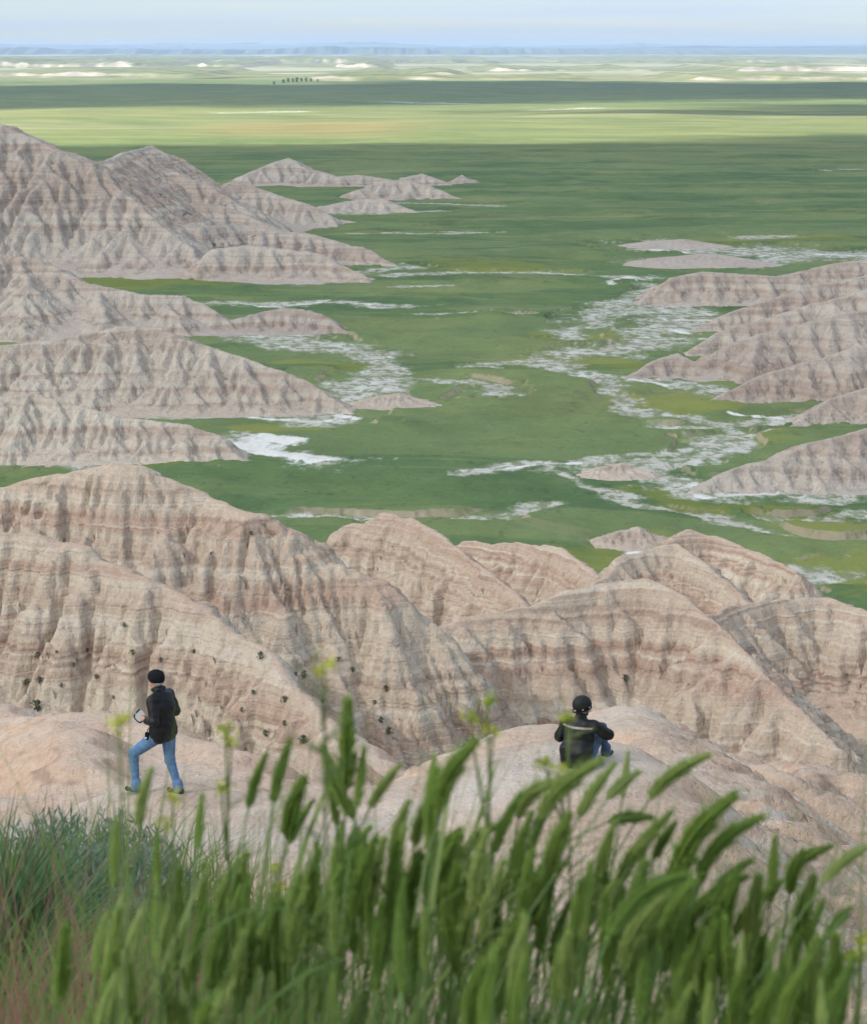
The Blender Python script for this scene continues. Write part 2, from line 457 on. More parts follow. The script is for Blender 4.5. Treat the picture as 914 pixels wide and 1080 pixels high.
# --- the hill the photographer stands on, and the saddle below it
hill = Field(-34, 40, -14, 76, .16, -62)
_py = [-14, -6, 0, 2.0, 2.8, 6, 9, 14, 20, 28, 33, 40, 46, 54, 64, 80]
_pz = [-9, -4, -1.62, -1.68, -1.90, -3.3, -4.75, -6.8, -8.75, -9.85, -10.95, -13.1, -16.5, -24, -38, -60]
_lz = [-9, -4, -1.60, -1.62, -1.66, -2.22, -3.9, -6.8, -8.75, -9.85, -10.95, -13.1, -16.5, -24, -38, -60]
X, Y = hill.X, hill.Y
lw = sstep(.25, -.55, X + .16 * fbm(X / 1.2, Y / 1.2, 3))                 # the grassy brow reaches farther out on the left
b = np.interp(Y, _py, _pz) * (1 - lw) + np.interp(Y, _py, _lz) * lw
b = b - .012 * np.clip(np.abs(X) - 3, 0, None) ** 1.75
xs_ = .060 * Y + 1.1                                                        # the spine; right of it the ground falls away
b = b - .60 * (np.sqrt(np.clip(X - xs_, 0, None) ** 2 + 1.4) - 1.183) * sstep(9, 24, Y)
b = b + .62 * np.exp(-((X - 2.0) / 2.6) ** 2) * sstep(19, 27, Y) * sstep(38, 31, Y)
b = b + .16 * fbm(X / 5.0, Y / 5.0, 4) * sstep(7, 12, Y)
hill.h = np.maximum(b, -62)
hill.warp(.35, 3.0)
hill.u = Y * 1.0 + .45 * X; hill.d = np.where(X > xs_, 2.5, .2)
# left mounds behind the standing person
hill.ridge(A((-70, 742, 50), (0, 753, 48), (28, 757, 47), (60, 752, 46), (90, 751, 45)), 1.08, 2.2, 3.0, 1, rn(1), .55, 4)
hill.ridge(A((90, 751, 45), (130, 758, 44.5), (185, 770, 44), (225, 790, 42.5), (262, 803, 42), (300, 820, 41)), 1.16, 1.6, 2.2, 1, rn(2), .55, 4)
hill.ridge(A((60, 752, 46), (75, 775, 42), (95, 805, 39)), 0.93, 1.5, 1.6, 1, rn(3), .55, 2)
hill.ridge(A((250, 792, 50), (300, 796, 51), (335, 794, 51)), 0.93, 1.5, 2.5, 1, rn(4), .55, 4)
hill.ridge(A((335, 782, 55), (352, 768, 56), (375, 778, 55), (400, 792, 54), (425, 808, 53)), 1.24, .8, 2.0, 1, rn(5), .55, 4)
# the spur with the seated person
hill.ridge(A((500, 806, 45), (530, 790, 46), (560, 774, 47), (600, 764, 48.5), (640, 756, 49), (660, 753, 49), (685, 759, 48.5), (720, 772, 48), (760, 792, 47), (800, 812, 46)), 0.96, 2.6, 2.6, 2, rn(6), .55, 9)
hill.ridge(A((660, 753, 49), (700, 785, 44), (740, 830, 38.5), (775, 880, 34), (800, 930, 30.5)), 0.85, 2.5, 2.4, 2, rn(7), .55, 6)
hill.ridge(A((720, 772, 48), (770, 815, 44), (830, 870, 39), (880, 930, 34)), 0.93, 1.6, 1.8, 2, rn(8), .55, 5)
hill.ridge(A((690, 790, 62), (750, 790, 63), (800, 802, 62), (850, 800, 61), (914, 815, 60), (990, 840, 59)), 1.32, 1.2, 2.6, 2, rn(9), .55, 9)
hill.ridge(A((850, 800, 61), (870, 850, 55), (890, 905, 49)), 1.24, .9, 1.8, 1, rn(10), .55, 5)
for q_ in range(7):                                                        # ribs running down to the right from the spine
    y_ = 22.5 + q_ * 3.3
    x_ = .060 * y_ + 1.5
    p0 = Vector((x_, y_, float(hill.z(x_, y_)) + .1))
    hill.ridge([p0] + [Vector((x_ + t_ * 1.0, y_ - t_ * (.25 + .05 * (q_ % 3)) + .12 * math.sin(q_ * 3 + t_), p0.z - t_ * (.50 + .03 * (q_ % 2)))) for t_ in (1.6, 3.4, 5.5, 8)], 1.3, 1.3, 1.5, 2, rn(300 + q_), .5, 2.4)
hill.blur(2)
hill.erode(60000, 45, .06, 5, 2)
hill.blur(1)
hill.rills(1.6, .50, .4, 1, 6); hill.rills(.6, .20, .2, 2, 4)
rib = np.abs(perlin((Y + .42 * X) / 1.05 + .5 * fbm(X / 3, Y / 3, 2), X / 9)) 
hill.h -= .48 * (1 - np.minimum(rib * 1.7, 1)) ** 4 * sstep(.6, 2.2, X - xs_) * sstep(13, 20, Y) * sstep(64, 50, Y)
rib = np.abs(perlin((Y + .5 * X) / .45 + .6 * fbm(X / 2, Y / 2, 2) + 7, X / 5))
hill.h -= .16 * (1 - np.minimum(rib * 1.7, 1)) ** 3 * sstep(.4, 1.6, X - xs_) * sstep(13, 20, Y)
hill.h += (.15 * fbm(X / 2.6, Y / 2.6, 4) + .075 * np.abs(fbm(X / .8, Y / .8, 4))) * sstep(8, 14, Y)
# level benches where the two people are
def bench(px, py, Yd, rad):
    p = at(px, py, Yd)
    w = np.exp(-(((X - p.x) / rad) ** 2 + ((Y - p.y) / (rad * 1.4)) ** 2) ** 1.5)
    hill.h[:] = hill.h * (1 - w) + w * (p.z + .05 * fbm(X / .6, Y / .6, 4))
    return p
P_STAND = bench(176, 838, 31.2, 1.2)
P_SEAT = bench(608, 808, 29.0, 1.7)
# nothing may rise between camera and the benches
path = np.exp(-((Y - 28.6 - .9 * np.sin(X * .5) - .6 * fbm(X / 4, Y / 4, 3)) / 1.5) ** 2) * sstep(3.0, 1.4, X - .02 * Y)
soilm = sstep(7.5, 5.0, Y) 
o_hill = hill.build('overlook_hill', M_HILL, attrs={'path': path, 'soil': soilm})
tag(o_hill, 'pinkish clay hill in the foreground with the two people on its saddle', 'hill', kind='structure')

# --- the big ridge in the middle, left
rl = Field(-62, 34, 70, 205, .22, -78)
rl.warp(.45, 5.0)
def spurs(f, lst, s, r, sp, dep, seed, g=1.0, lm=8):
    for k, pts in enumerate(lst): f.ridge(fall(*pts[0], [q[:2] for q in pts[1:]], g), s, r, sp, dep, rn(seed + k), .6, lm)
rl.ridge(A((-140, 545, 160), (-60, 530, 165), (0, 514, 168), (60, 497, 168), (110, 490, 167), (150, 497, 166), (215, 521, 165), (260, 540, 162), (310, 560, 162), (350, 592, 161), (400, 617, 160), (450, 659, 159)), 1.9, 4.0, 5.2, 3, rn(21), .46, 22)
rl.ridge(fall(450, 659, 159, [(462, 690), (455, 730), (448, 780), (446, 820)], .75), 2.0, 1.6, 3.0, 2, rn(22), .55, 8)
spurs(rl, [[(110, 490, 167), (105, 530, 158), (85, 570, 146)],
           [(150, 497, 166), (170, 540, 158), (190, 600, 146), (215, 640, 138)],
           [(215, 521, 165), (225, 560, 157), (240, 620, 145), (262, 670, 134)],
           [(260, 540, 162), (285, 590, 152), (300, 650, 140), (310, 700, 130)],
           [(310, 560, 162), (335, 615, 148), (355, 680, 136), (365, 750, 122)],
           [(350, 592, 161), (375, 640, 146), (395, 700, 135), (405, 770, 122)],
           [(400, 617, 160), (420, 670, 142), (430, 730, 131)]], 2.0, 1.9, 3.0, 1, 30, .85)
# the spur in front of it
rl.ridge(A((-90, 585, 149), (-30, 570, 152), (0, 564, 153), (35, 564, 152.5), (90, 578, 150.5), (135, 603, 148), (190, 626, 145.5), (240, 660, 142), (287, 696, 138), (320, 730, 134), (345, 768, 129), (360, 800, 125)), 2.0, 2.6, 4.2, 3, rn(41), .5, 16)
spurs(rl, [[(35, 564, 152.5), (45, 620, 114), (40, 690, 104)], [(110, 590, 149.3), (110, 650, 108), (100, 720, 98)], [(190, 626, 145.5), (185, 690, 102), (180, 760, 92)], [(262, 678, 140), (270, 730, 98), (275, 790, 89)]], 2.0, 1.6, 2.2, 2, 50, 1.15)
rl.blur(1)
rl.h += .45 * fbm(rl.X / 6, rl.Y / 6, 3)
rl.erode(70000, 50, .07, 6, 2)
X, Y = rl.X, rl.Y
rl.rills(4.5, 1.7, .7, 1, 7); rl.rills(1.7, .75, .4, 2, 5); rl.rills(.55, .12, .2, 3, 2)
stp = rl.steep()
rl.h += .06 * fbm(X / 1.2, Y / 1.2, 4) * sstep(.2, .6, stp)
# harder beds stand out as small ledges
zz = rl.h + .8 * fbm(X / 25, Y / 25, 2)
rl.h += .26 * sstep(.5, 1.0, stp) * np.sin(zz * 2 * PI / 1.15) * (.5 + perlin(zz * .35, zz * 0 + 3))
o_rl = rl.build('badlands_ridge', M_NEAR, cut=-77.5)
tag(o_rl, 'large rilled pink and cream ridge behind the standing person', 'ridge', kind='structure')

# --- ridges on the right and the humps behind
rr = Field(-30, 84, 118, 330, .30, PLAIN - .6)
rr.warp(.5, 6.0)
rr.ridge(A((462, 664, 174), (490, 655, 175), (520, 648, 176), (560, 638, 177), (610, 622, 179), (645, 612, 180), (680, 607, 180), (715, 625, 178), (745, 648, 174), (790, 692, 168), (830, 737, 163), (885, 790, 156)), 1.9, 1.5, 5.0, 3, rn(61), .46, 20)
spurs(rr, [[(560, 638, 177), (585, 690), (612, 750)], [(715, 625, 178), (765, 700), (805, 765)], [(585, 630, 178), (628, 705), (650, 755)], [(745, 648, 174), (790, 715), (835, 775)], [(520, 648, 176), (540, 700, 152), (560, 750, 140)], [(610, 622, 179), (640, 680, 162), (665, 740, 147), (680, 790, 136)], [(645, 612, 180), (690, 680, 162), (725, 740, 147)],
           [(680, 607, 180), (730, 670, 165), (775, 730, 150), (800, 780, 139)], [(490, 655, 175), (500, 720, 143), (510, 780, 131)]], 1.9, 1.8, 3.4, 1, 70, .85)
rr.ridge(A((355, 566, 232), (375, 549, 230), (400, 541, 229), (430, 545, 226), (462, 563, 219), (500, 592, 210), (540, 622, 200), (556, 642, 190)), 1.82, 2.0, 5.5, 3, rn(81), .55, 16)
rr.ridge(A((400, 590, 300), (440, 576, 296), (480, 573, 292), (545, 573, 286), (590, 577, 278), (632, 608, 266), (650, 640, 250)), 1.73, 2.4, 6.0, 3, rn(82), .55, 16)
rr.ridge(A((625, 622, 230), (645, 600, 236), (662, 583, 240), (690, 577, 242), (715, 575, 242), (740, 592, 238), (768, 615, 230), (800, 650, 215)), 1.73, 1.8, 5.5, 3, rn(83), .55, 16)
rr.ridge(A((690, 580, 268), (728, 560, 272), (755, 566, 271), (790, 580, 266), (836, 601, 258)), 1.46, 2.4, 6.0, 3, rn(84), .55, 16)
rr.ridge(A((735, 650, 200), (770, 642, 205), (800, 637, 208), (830, 630, 211), (870, 628, 212), (914, 645, 208), (980, 668, 200), (1060, 700, 190)), 1.9, 1.6, 5.0, 3, rn(85), .46, 20)
spurs(rr, [[(830, 630, 211), (850, 690, 190), (870, 750, 170)], [(870, 628, 212), (900, 690, 190), (930, 760, 168)]], 1.9, 1.8, 3.4, 1, 90, .85)
rr.blur(1)
rr.h += .45 * fbm(rr.X / 6, rr.Y / 6, 3)
rr.erode(70000, 50, .07, 8, 2, floor=PLAIN + .5)
X, Y = rr.X, rr.Y
rr.rills(5.0, 2.0, .7, 1, 7); rr.rills(2.0, .9, .4, 2, 5); rr.rills(.8, .15, .2, 3, 2)
stp = rr.steep()
rr.h += .06 * fbm(X / 1.5, Y / 1.5, 4) * sstep(.2, .6, stp)
zz = rr.h + .9 * fbm(X / 25, Y / 25, 2)
rr.h += .28 * sstep(.5, 1.0, stp) * np.sin(zz * 2 * PI / 1.35) * (.5 + perlin(zz * .35, zz * 0 + 8))
o_rr = rr.build('badlands_ridge', M_NEAR, cut=PLAIN - .3)
tag(o_rr, 'banded badlands ridges stepping down to the valley behind the seated person', 'ridge', kind='structure')

# --- buttes standing in the valley
def butte(x0, x1, y0, y1, cell, seed, lines, mat, label, s=.78, er=60000, cut=-.25, rough=.85):
    f = Field(x0, x1, y0, y1, cell, PLAIN - .8)
    f.warp(1.6 * cell, 18 * cell)
    for k, (pts, ss, r, sp, dp, lm) in enumerate(lines):
        f.ridge(pts, s * ss * 1.1, r * .7, sp * .85, dp + 1, rn(seed * 100 + k), .47, lm)
    f.erode(er // 2, 40, .07, seed, 2, floor=PLAIN + .4)
    f.rills(10 * cell, 3.4 * cell * rough, 1.5 * cell, seed, 5); f.rills(5 * cell, 1.7 * cell * rough, 1.2 * cell, seed + 2, 3)
    o = f.build('butte', mat, cut=PLAIN + cut)
    tag(o, label, 'butte', kind='structure')
    return f
BUTTES = []
def B(base, g, *pts):
    """Crest points placed so that a face of grade g reaches the plain on picture row base."""
    yb = gnd(457, base).y
    out = []
    for q in pts:
        bq = gnd(457, q[2]).y if len(q) > 2 else yb
        d = ray(q[0], q[1]); t = -d.z / d.y
        Yq = (-PLAIN + g * bq) / (t + g)
        out.append(at(q[0], q[1], max(Yq, bq)))
    return out
BUTTES.append(butte(-250, 20, 770, 1080, 1.0, 1, [
    (B(290, .62, (-120, 95), (-60, 112), (0, 130), (40, 147), (80, 166), (100, 171, 284), (112, 169, 272)), 1, 2.5, 17, 2, 70),
    (B(262, .62, (112, 169, 272), (130, 161, 258), (165, 152, 242), (195, 147, 234), (212, 157, 232), (250, 173, 230), (285, 188, 230), (300, 204, 228)), 1, 2.2, 13, 2, 40),
    (B(292, .5, (20, 138), (60, 172), (100, 203), (130, 240), (150, 270), (172, 292)), 1, 2, 12, 2, 30),
    (B(292, .5, (85, 170), (120, 195), (160, 225), (200, 262), (215, 288)), 1, 2, 11, 2, 26),
    (B(256, .5, (120, 172, 262), (150, 182), (185, 181), (215, 192), (245, 208), (266, 226), (290, 246)), 1, 2, 10, 2, 22),
    (B(240, .5, (235, 196), (262, 194), (290, 204), (318, 212), (340, 222), (356, 236)), 1, 2, 10, 2, 16),
    (B(268, .5, (160, 205, 275), (195, 212), (235, 216), (270, 230), (300, 244), (318, 262)), 1, 2, 10, 2, 20),
    (B(281, .5, (210, 238, 285), (250, 236), (290, 242), (330, 246), (365, 256), (395, 266), (416, 277)), 1, 2, 9, 2, 20),
    (B(298, .5, (225, 262), (262, 258), (300, 262), (335, 266), (362, 278), (384, 291)), 1, 2, 9, 2, 16),
    (B(285, .6, (-80, 180), (-20, 183), (20, 192), (60, 225), (105, 278)), 1, 2, 12, 2, 30)],
    M_FARD, 'tall grey banded butte farthest up on the left, with a pointed summit', 1.0, 90000))
BUTTES.append(butte(-130, 75, 1010, 1420, 1.2, 2, [
    (B(196, .5, (255, 184), (285, 173), (306, 166), (322, 177), (352, 184)), 1, 2, 12, 1, 14),
    (B(196, .5, (340, 187), (380, 184), (412, 189)), .9, 2, 12, 1, 10),
    (B(224, .5, (335, 217), (375, 211), (405, 209), (436, 222)), .9, 2, 12, 1, 10),
    (B(210, .5, (375, 201), (400, 191), (425, 189), (455, 196), (484, 209)), .9, 2, 12, 1, 12),
    (B(195, .5, (425, 187), (445, 183), (472, 192)), .9, 2, 10, 1, 8),
    (B(194, .5, (474, 191), (487, 184), (501, 193)), .9, 1, 10, 1, 8)],
    M_FARD, 'string of low grey mounds trailing into the plain from the tall butte', .8, 40000))
BUTTES.append(butte(-180, -5, 600, 740, .75, 3, [
    (B(352, .62, (-90, 262), (0, 268), (40, 272), (70, 288), (100, 299), (150, 310), (195, 311), (225, 326), (256, 350)), 1, 2, 11, 2, 30),
    (B(362, .5, (20, 270, 352), (30, 300), (28, 335), (25, 358)), 1, 1.8, 8, 2, 14),
    (B(360, .5, (100, 299, 352), (108, 325), (112, 352)), 1, 1.8, 8, 2, 14),
    (B(356, .5, (170, 310, 352), (190, 332), (200, 352)), 1, 1.8, 8, 2, 14),
    (B(352, .45, (238, 338), (275, 328), (300, 325), (330, 327), (352, 338), (370, 350)), .9, 2, 9, 1, 12)],
    M_FARD, 'long banded butte on the left below the tall grey butte', 1.0, 60000))
BUTTES.append(butte(-155, 0, 470, 610, .55, 4, [
    (B(436, .62, (-90, 376), (0, 364), (60, 358), (100, 350), (130, 343), (170, 345), (203, 361), (250, 375), (300, 391), (340, 411), (371, 434)), 1, 1.7, 9, 2, 24),
    (B(440, .5, (118, 346, 436), (112, 380), (100, 415), (95, 436)), 1, 1.5, 6, 2, 10),
    (B(439, .5, (190, 353, 436), (196, 385), (205, 415), (208, 436)), 1, 1.5, 6, 2, 10),
    (B(438, .5, (255, 376, 436), (268, 405), (275, 432)), 1, 1.5, 6, 2, 8)],
    M_FAR, 'banded butte on the left with a red layer and a long tapering nose', 1.0, 60000))
BUTTES.append(butte(-130, -8, 415, 520, .45, 5, [
    (B(488, .6, (-90, 430), (0, 420), (40, 414), (90, 430), (130, 440), (200, 448), (230, 459), (246, 472), (258, 486)), 1, 1.5, 7, 2, 18),
    (B(490, .5, (60, 420, 488), (70, 450), (75, 482)), 1, 1.2, 5, 1, 8),
    (B(491, .5, (180, 446, 488), (195, 468), (200, 488)), 1, 1.2, 5, 1, 8),
    (B(486, .5, (-60, 470), (-20, 472), (10, 482)), .8, 1, 6, 1, 5)],
    M_FAR, 'low banded butte on the left nearest the white alkali flat', 1.0, 50000))
BUTTES.append(butte(40, 270, 520, 800, .8, 6, [
    (B(322, .6, (678, 318), (705, 292), (740, 286), (780, 289), (820, 291), (850, 285), (880, 277), (914, 274), (1010, 262)), 1, 2, 11, 2, 24),
    (B(350, .55, (732, 348), (760, 332), (800, 318), (850, 302), (914, 290), (1010, 280)), 1, 2, 10, 2, 20),
    (B(376, .55, (730, 368), (760, 350), (800, 337), (850, 322), (914, 305), (1010, 290)), 1, 2, 10, 2, 20),
    (B(399, .5, (660, 397), (690, 379), (718, 372), (742, 383), (756, 390)), 1, 1.8, 9, 1, 14),
    (B(399, .55, (738, 388), (770, 362), (800, 352), (850, 340), (914, 325), (1010, 310)), 1, 2, 9, 2, 18),
    (B(405, .5, (800, 352, 399), (790, 375), (780, 398)), 1, 1.6, 7, 1, 10)],
    M_FARD, 'broad mauve grey butte on the right below the farthest alkali flats', 1.0, 70000))
BUTTES.append(butte(30, 220, 400, 580, .55, 7, [
    (B(426, .55, (748, 423), (775, 408), (800, 396), (830, 387), (870, 376), (914, 362), (1000, 345)), 1, 1.8, 8, 2, 14),
    (B(452, .5, (832, 449), (855, 433), (880, 420), (914, 407), (1000, 390)), 1, 1.8, 8, 2, 12),
    (B(520, .5, (732, 516), (755, 502), (790, 490), (820, 482), (850, 468), (914, 452), (1000, 436)), .95, 2, 8, 2, 18),
    (B(522, .4, (850, 468, 520), (860, 490), (870, 515)), .9, 1.5, 6, 1, 8)],
    M_FARD, 'low mauve butte on the right edge nearest the winding pale creek', .95, 60000))
def mound(px, py, w, hgt, seed, label, mat=None):
    c = gnd(px, py); r = max(w, 3)
    f = Field(c.x - 2.2 * r, c.x + 2.2 * r, c.y - 2.2 * r, c.y + 2.2 * r, max(.3, r / 40), PLAIN - .8)
    f.warp(r * .12, r * .8)
    f.ridge([Vector((c.x - r * .55, c.y, PLAIN + hgt * .8)), Vector((c.x, c.y + .1 * r, PLAIN + hgt)), Vector((c.x + r * .6, c.y - .1 * r, PLAIN + hgt * .55))], hgt / r * 1.15, r * .2, r * .3, 1, rn(seed), .8, r * .4)
    f.erode(8000, 40, .2, seed, 2, floor=PLAIN + .2)
    o = f.build('mound', mat or M_FAR, cut=PLAIN - .2)
    tag(o, label, 'mound', kind='structure')
    BUTTES.append(f)
mound(672, 572, 6, 2.6, 201, 'small rounded pink mound on the grass beyond the nearest ridges')
mound(420, 426, 8, 2.4, 202, 'small low pink mound beside the tip of the banded butte')
mound(655, 500, 6, 2.0, 203, 'small pointed clay mound standing in the pale creek bed')
mound(745, 278, 22, 3.4, 204, 'flat grey mound amid the alkali flats beyond the right butte', M_FARD)
mound(715, 259, 16, 2.5, 205, 'smallest flat grey mound far out on the alkali flats', M_FARD)

# ------------------------------------------------------------------ the valley floor
def stroke(X, Y, pts, wid, aspect=1.0):
    g = [gnd(*p) for p in pts]
    best = np.full(X.shape, 1e9)
    for a, c in zip(g[:-1], g[1:]):
        dx, dy = c.x - a.x, c.y - a.y
        t = np.clip(((X - a.x) * dx + (Y - a.y) * dy) / (dx * dx + dy * dy + 1e-9), 0, 1)
        best = np.minimum(best, np.hypot(X - a.x - t * dx, (Y - a.y - t * dy) * aspect))
    return np.clip(1.25 - best / wid, 0, 1.1)
WASH = [([(215, 318), (330, 319), (420, 322)], 14, 1), ([(290, 352), (350, 366), (400, 384), (385, 410), (340, 437)], 15, .9),
        ([(235, 462), (300, 474), (372, 484)], 13, 1.1), ([(180, 437), (300, 436), (370, 432)], 8, 1), ([(430, 291), (520, 285), (600, 290), (690, 292)], 12, 1), ([(200, 294), (330, 297), (420, 281)], 12, 1),
        ([(690, 259), (740, 262), (800, 266), (930, 268)], 30, .8), ([(780, 248), (830, 249)], 16, 1), ([(690, 275), (760, 280), (840, 272), (930, 270)], 20, .8),
        ([(600, 352), (650, 332), (700, 318), (730, 345), (680, 366), (610, 372)], 15, .75), ([(630, 330), (690, 300)], 11, 1), ([(520, 384), (580, 380), (620, 384)], 7, 1),
        ([(600, 380), (640, 410), (690, 432), (728, 447), (745, 460), (690, 480), (640, 491), (580, 497), (530, 500)], 7.5, .9), ([(640, 491), (655, 497), (700, 492)], 7, 1),
        ([(598, 499), (628, 518), (642, 536), (700, 545), (800, 556), (930, 572)], 5.0, .9), ([(735, 505), (720, 514), (800, 524), (930, 520)], 11, .9), ([(830, 545), (930, 540)], 5, 1),
        ([(640, 398), (700, 398), (760, 412)], 9, 1), ([(690, 450), (760, 444), (850, 442)], 9, .9), ([(700, 500), (760, 470), (830, 455)], 6, .9), ([(645, 575), (700, 578)], 6, 1), ([(770, 606), (830, 603), (810, 632)], 11, 1),
        ([(-40, 487), (60, 486), (150, 492)], 8, 1), ([(255, 542), (350, 552), (480, 552), (545, 546)], 6, 1), ([(400, 300), (480, 302)], 8, 1), ([(430, 334), (550, 333)], 7, 1), ([(395, 400), (500, 404), (520, 418)], 9, 1),
        ([(380, 246), (520, 244)], 7, 1.4), ([(330, 226), (450, 222)], 14, 1), ([(380, 213), (520, 216)], 12, 1), ([(420, 107), (480, 108)], 60, 1.5), ([(240, 119), (310, 118)], 50, 1.5), ([(570, 116), (630, 115)], 40, 1.5), ([(880, 180), (930, 178)], 14, 1.2)]
CLOV = [([(105, 297), (210, 303)], 22, 1), ([(690, 420), (750, 424)], 16, 1), ([(750, 470), (810, 466)], 12, 1), ([(780, 252), (870, 252)], 30, 1), ([(610, 596), (650, 570)], 12, 1), ([(830, 540), (930, 556)], 12, 1), ([(600, 378), (670, 384)], 14, 1),
        ([(480, 280), (560, 283)], 26, 1), ([(200, 492), (130, 494)], 10, 1), ([(260, 452), (330, 445)], 10, 1), ([(290, 385), (340, 386)], 10, 1), ([(690, 520), (760, 545)], 12, 1), ([(880, 600), (930, 615)], 12, 1), ([(560, 355), (640, 358)], 12, 1)]
SALT = [([(248, 468), (300, 476), (352, 485)], 9, 1.1), ([(270, 462), (300, 463)], 6, 1), ([(200, 438), (300, 437), (368, 434)], 4, 1.2), ([(735, 508), (745, 521), (800, 525), (914, 521)], 3.5, 1.2), ([(690, 262), (745, 268), (800, 270)], 8, 1.3), ([(850, 268), (914, 270)], 9, 1.3), ([(640, 491), (600, 495), (560, 500)], 2.5, 1),
        ([(780, 628), (820, 632)], 4, 1), ([(640, 574), (655, 578), (690, 578)], 2.5, 1), ([(240, 320), (330, 321), (400, 321)], 5, 1.5), ([(640, 300), (690, 292)], 8, 1.3), ([(660, 398), (700, 402)], 3, 1), ([(700, 345), (740, 352)], 4, 1), ([(770, 433), (830, 440)], 3, 1)]
ys = np.concatenate((np.linspace(-6000, 120, 25), np.linspace(140, 200, 10), np.geomspace(204, 1500, 900), np.geomspace(1510, 9000, 420), np.geomspace(9200, 70000, 60)))
u = np.concatenate((-np.geomspace(8, 1.04, 14), np.linspace(-1, 1, 620), np.geomspace(1.04, 8, 14)))
Yg, Ug = np.meshgrid(ys, u, indexing='ij')
Wg = .235 * np.maximum(np.abs(Yg), 400)
Xg = Ug * Wg
wx = Xg + 9 * fbm(Xg / 38, Yg / 38, 4); wy = Yg + 13 * fbm(Xg / 38 + 31, Yg / 38 + 7, 4)
wash = np.zeros_like(Xg); clov = np.zeros_like(Xg); salt = np.zeros_like(Xg)
for s_ in WASH: wash = np.maximum(wash, stroke(wx, wy, *s_))
for s_ in CLOV: clov = np.maximum(clov, stroke(wx, wy, *s_))
for k_, s_ in enumerate(SALT): salt = np.maximum(salt, stroke(wx, wy, *s_) * (1.0 if k_ < 2 else .62))
rust = np.clip(stroke(Xg + 30 * fbm(Xg / 200, Yg / 300, 3), Yg, [(280, 133), (370, 133)], 90, .35), 0, 1)
nearm = 1 - sstep(1500, 2400, Yg)
bench_h = 1.0 * sstep(-.1, .35, fbm(Xg / 55 + 9, Yg / 70, 3)) * (1 - sstep(.28, .46, wash + .30 * fbm(Xg / 9, Yg / 13, 5, .6))) * nearm
Zg = PLAIN - .12 + bench_h + .55 * fbm(Xg / 60, Yg / 60, 4) * (1 - sstep(.25, .6, wash)) * nearm
Zg += 4.0 * fbm(Xg / 420 + 3, Yg / 520, 3) * sstep(1300, 2600, Yg) - 1.0 * sstep(1300, 2600, Yg)
def butte_gap(x, y):
    """keep the benches clear of the feet of the buttes"""
    m = np.zeros_like(x)
    for f in BUTTES:
        ins = f.inside(x, y)
        if ins.any():
            zz_ = np.where(ins, f.z(x, y), PLAIN - 1)
            m = np.maximum(m, np.where(ins, sstep(PLAIN - .7, PLAIN + .6, zz_), 0))
    return m
bg = butte_gap(Xg, Yg)
Zg = Zg * (1 - bg) + (PLAIN - .25) * bg
wash = np.maximum(wash, .8 * bg)
i = np.arange(len(ys) - 1)[:, None] * len(u) + np.arange(len(u) - 1)[None, :]
me = mesh_np('valley_floor', np.stack((Xg, Yg, Zg), -1).reshape(-1, 3), quads=np.stack((i, i + 1, i + len(u) + 1, i + len(u)), -1).reshape(-1, 4))
fattr(me, 'wash', wash); fattr(me, 'clover', clov); fattr(me, 'far', sstep(1400, 2600, Yg) * .85 * (1 - .65 * sstep(2900, 3400, Yg) * sstep(6000, 5400, Yg))); fattr(me, 'rust', rust); fattr(me, 'salt', salt); fattr(me, 'flats', sstep(5600, 6600, Yg) * .9)  # far dips over one band: the cloud shade's greener tint put into grass colour
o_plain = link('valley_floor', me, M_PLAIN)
tag(o_plain, 'green prairie floor of the valley with pale alkali washes', 'prairie', kind='structure')

# ------------------------------------------------------------------ escarpments along the far side
def scarp(name, Y0, x0, x1, hgt, back, seed, label, wig=120, face=30, gaps=.0):
    nx_ = 1300
    xs_ = np.linspace(x0, x1, nx_)
    v = np.concatenate((np.linspace(-.35, 1.6, 26), np.linspace(1.9, 6, 6), [12, back / face]))
    Xs, Vs = np.meshgrid(xs_, v)
    edge = Y0 + wig * fbm(Xs / 900 + seed, Xs * 0 + seed, 5, .55) + face * .9 * fbm(Xs / 170, Xs * 0 + seed, 3, .4)
    Ys = edge + Vs * face
    hh = .74 * hgt * (.62 + .25 * fbm(Xs / (90 if Y0 < 20000 else 1500) + seed, Ys / 3000, 3) + .55 * fbm(Xs / (700 if Y0 < 20000 else 4200) + seed * 3, Ys / 9000, 3))
    hh *= sstep(gaps - .25, gaps + .1, fbm(Xs / 500 + seed * 7, Ys * 0 + seed, 3) + .35)
    end = sstep(0, .06, (Xs - x0) / (x1 - x0)) * sstep(0, .06, (x1 - Xs) / (x1 - x0))
    Zs = PLAIN - 3 + np.maximum(hh, 0) * end * sstep(0, 1, Vs) + 3.0 * sstep(-.35, 0, Vs) * end
    i = np.arange(len(v) - 1)[:, None] * nx_ + np.arange(nx_ - 1)[None, :]
    me = mesh_np(name, np.stack((Xs, Ys, Zs), -1).reshape(-1, 3), quads=np.stack((i, i + 1, i + nx_ + 1, i + nx_), -1).reshape(-1, 4))
    tag(link(name, me, M_UPLAND if name == 'far_hills' else M_CLIFF), label, 'escarpment', kind='structure')
scarp('far_escarpment', 5600, -380, 1500, 16, 900, 1.7, 'low pale cliff line nearest along the far side of the valley')
scarp('far_escarpment', 6300, -1700, 120, 22, 1500, 4.2, 'shaded low cliff line on the left of the far valley side')
scarp('far_escarpment', 7600, 100, 2200, 24, 1800, 6.6, 'sunlit broken cliff line on the right of the far valley side')
scarp('far_escarpment', 9000, -2400, -150, 46, 2600, 9.1, 'bright white badlands cliffs far off on the left', wig=260, face=60)
scarp('far_escarpment', 11500, -2800, 2900, 30, 6000, 12.4, 'long low grassy table in front of the horizon', wig=300, face=200)
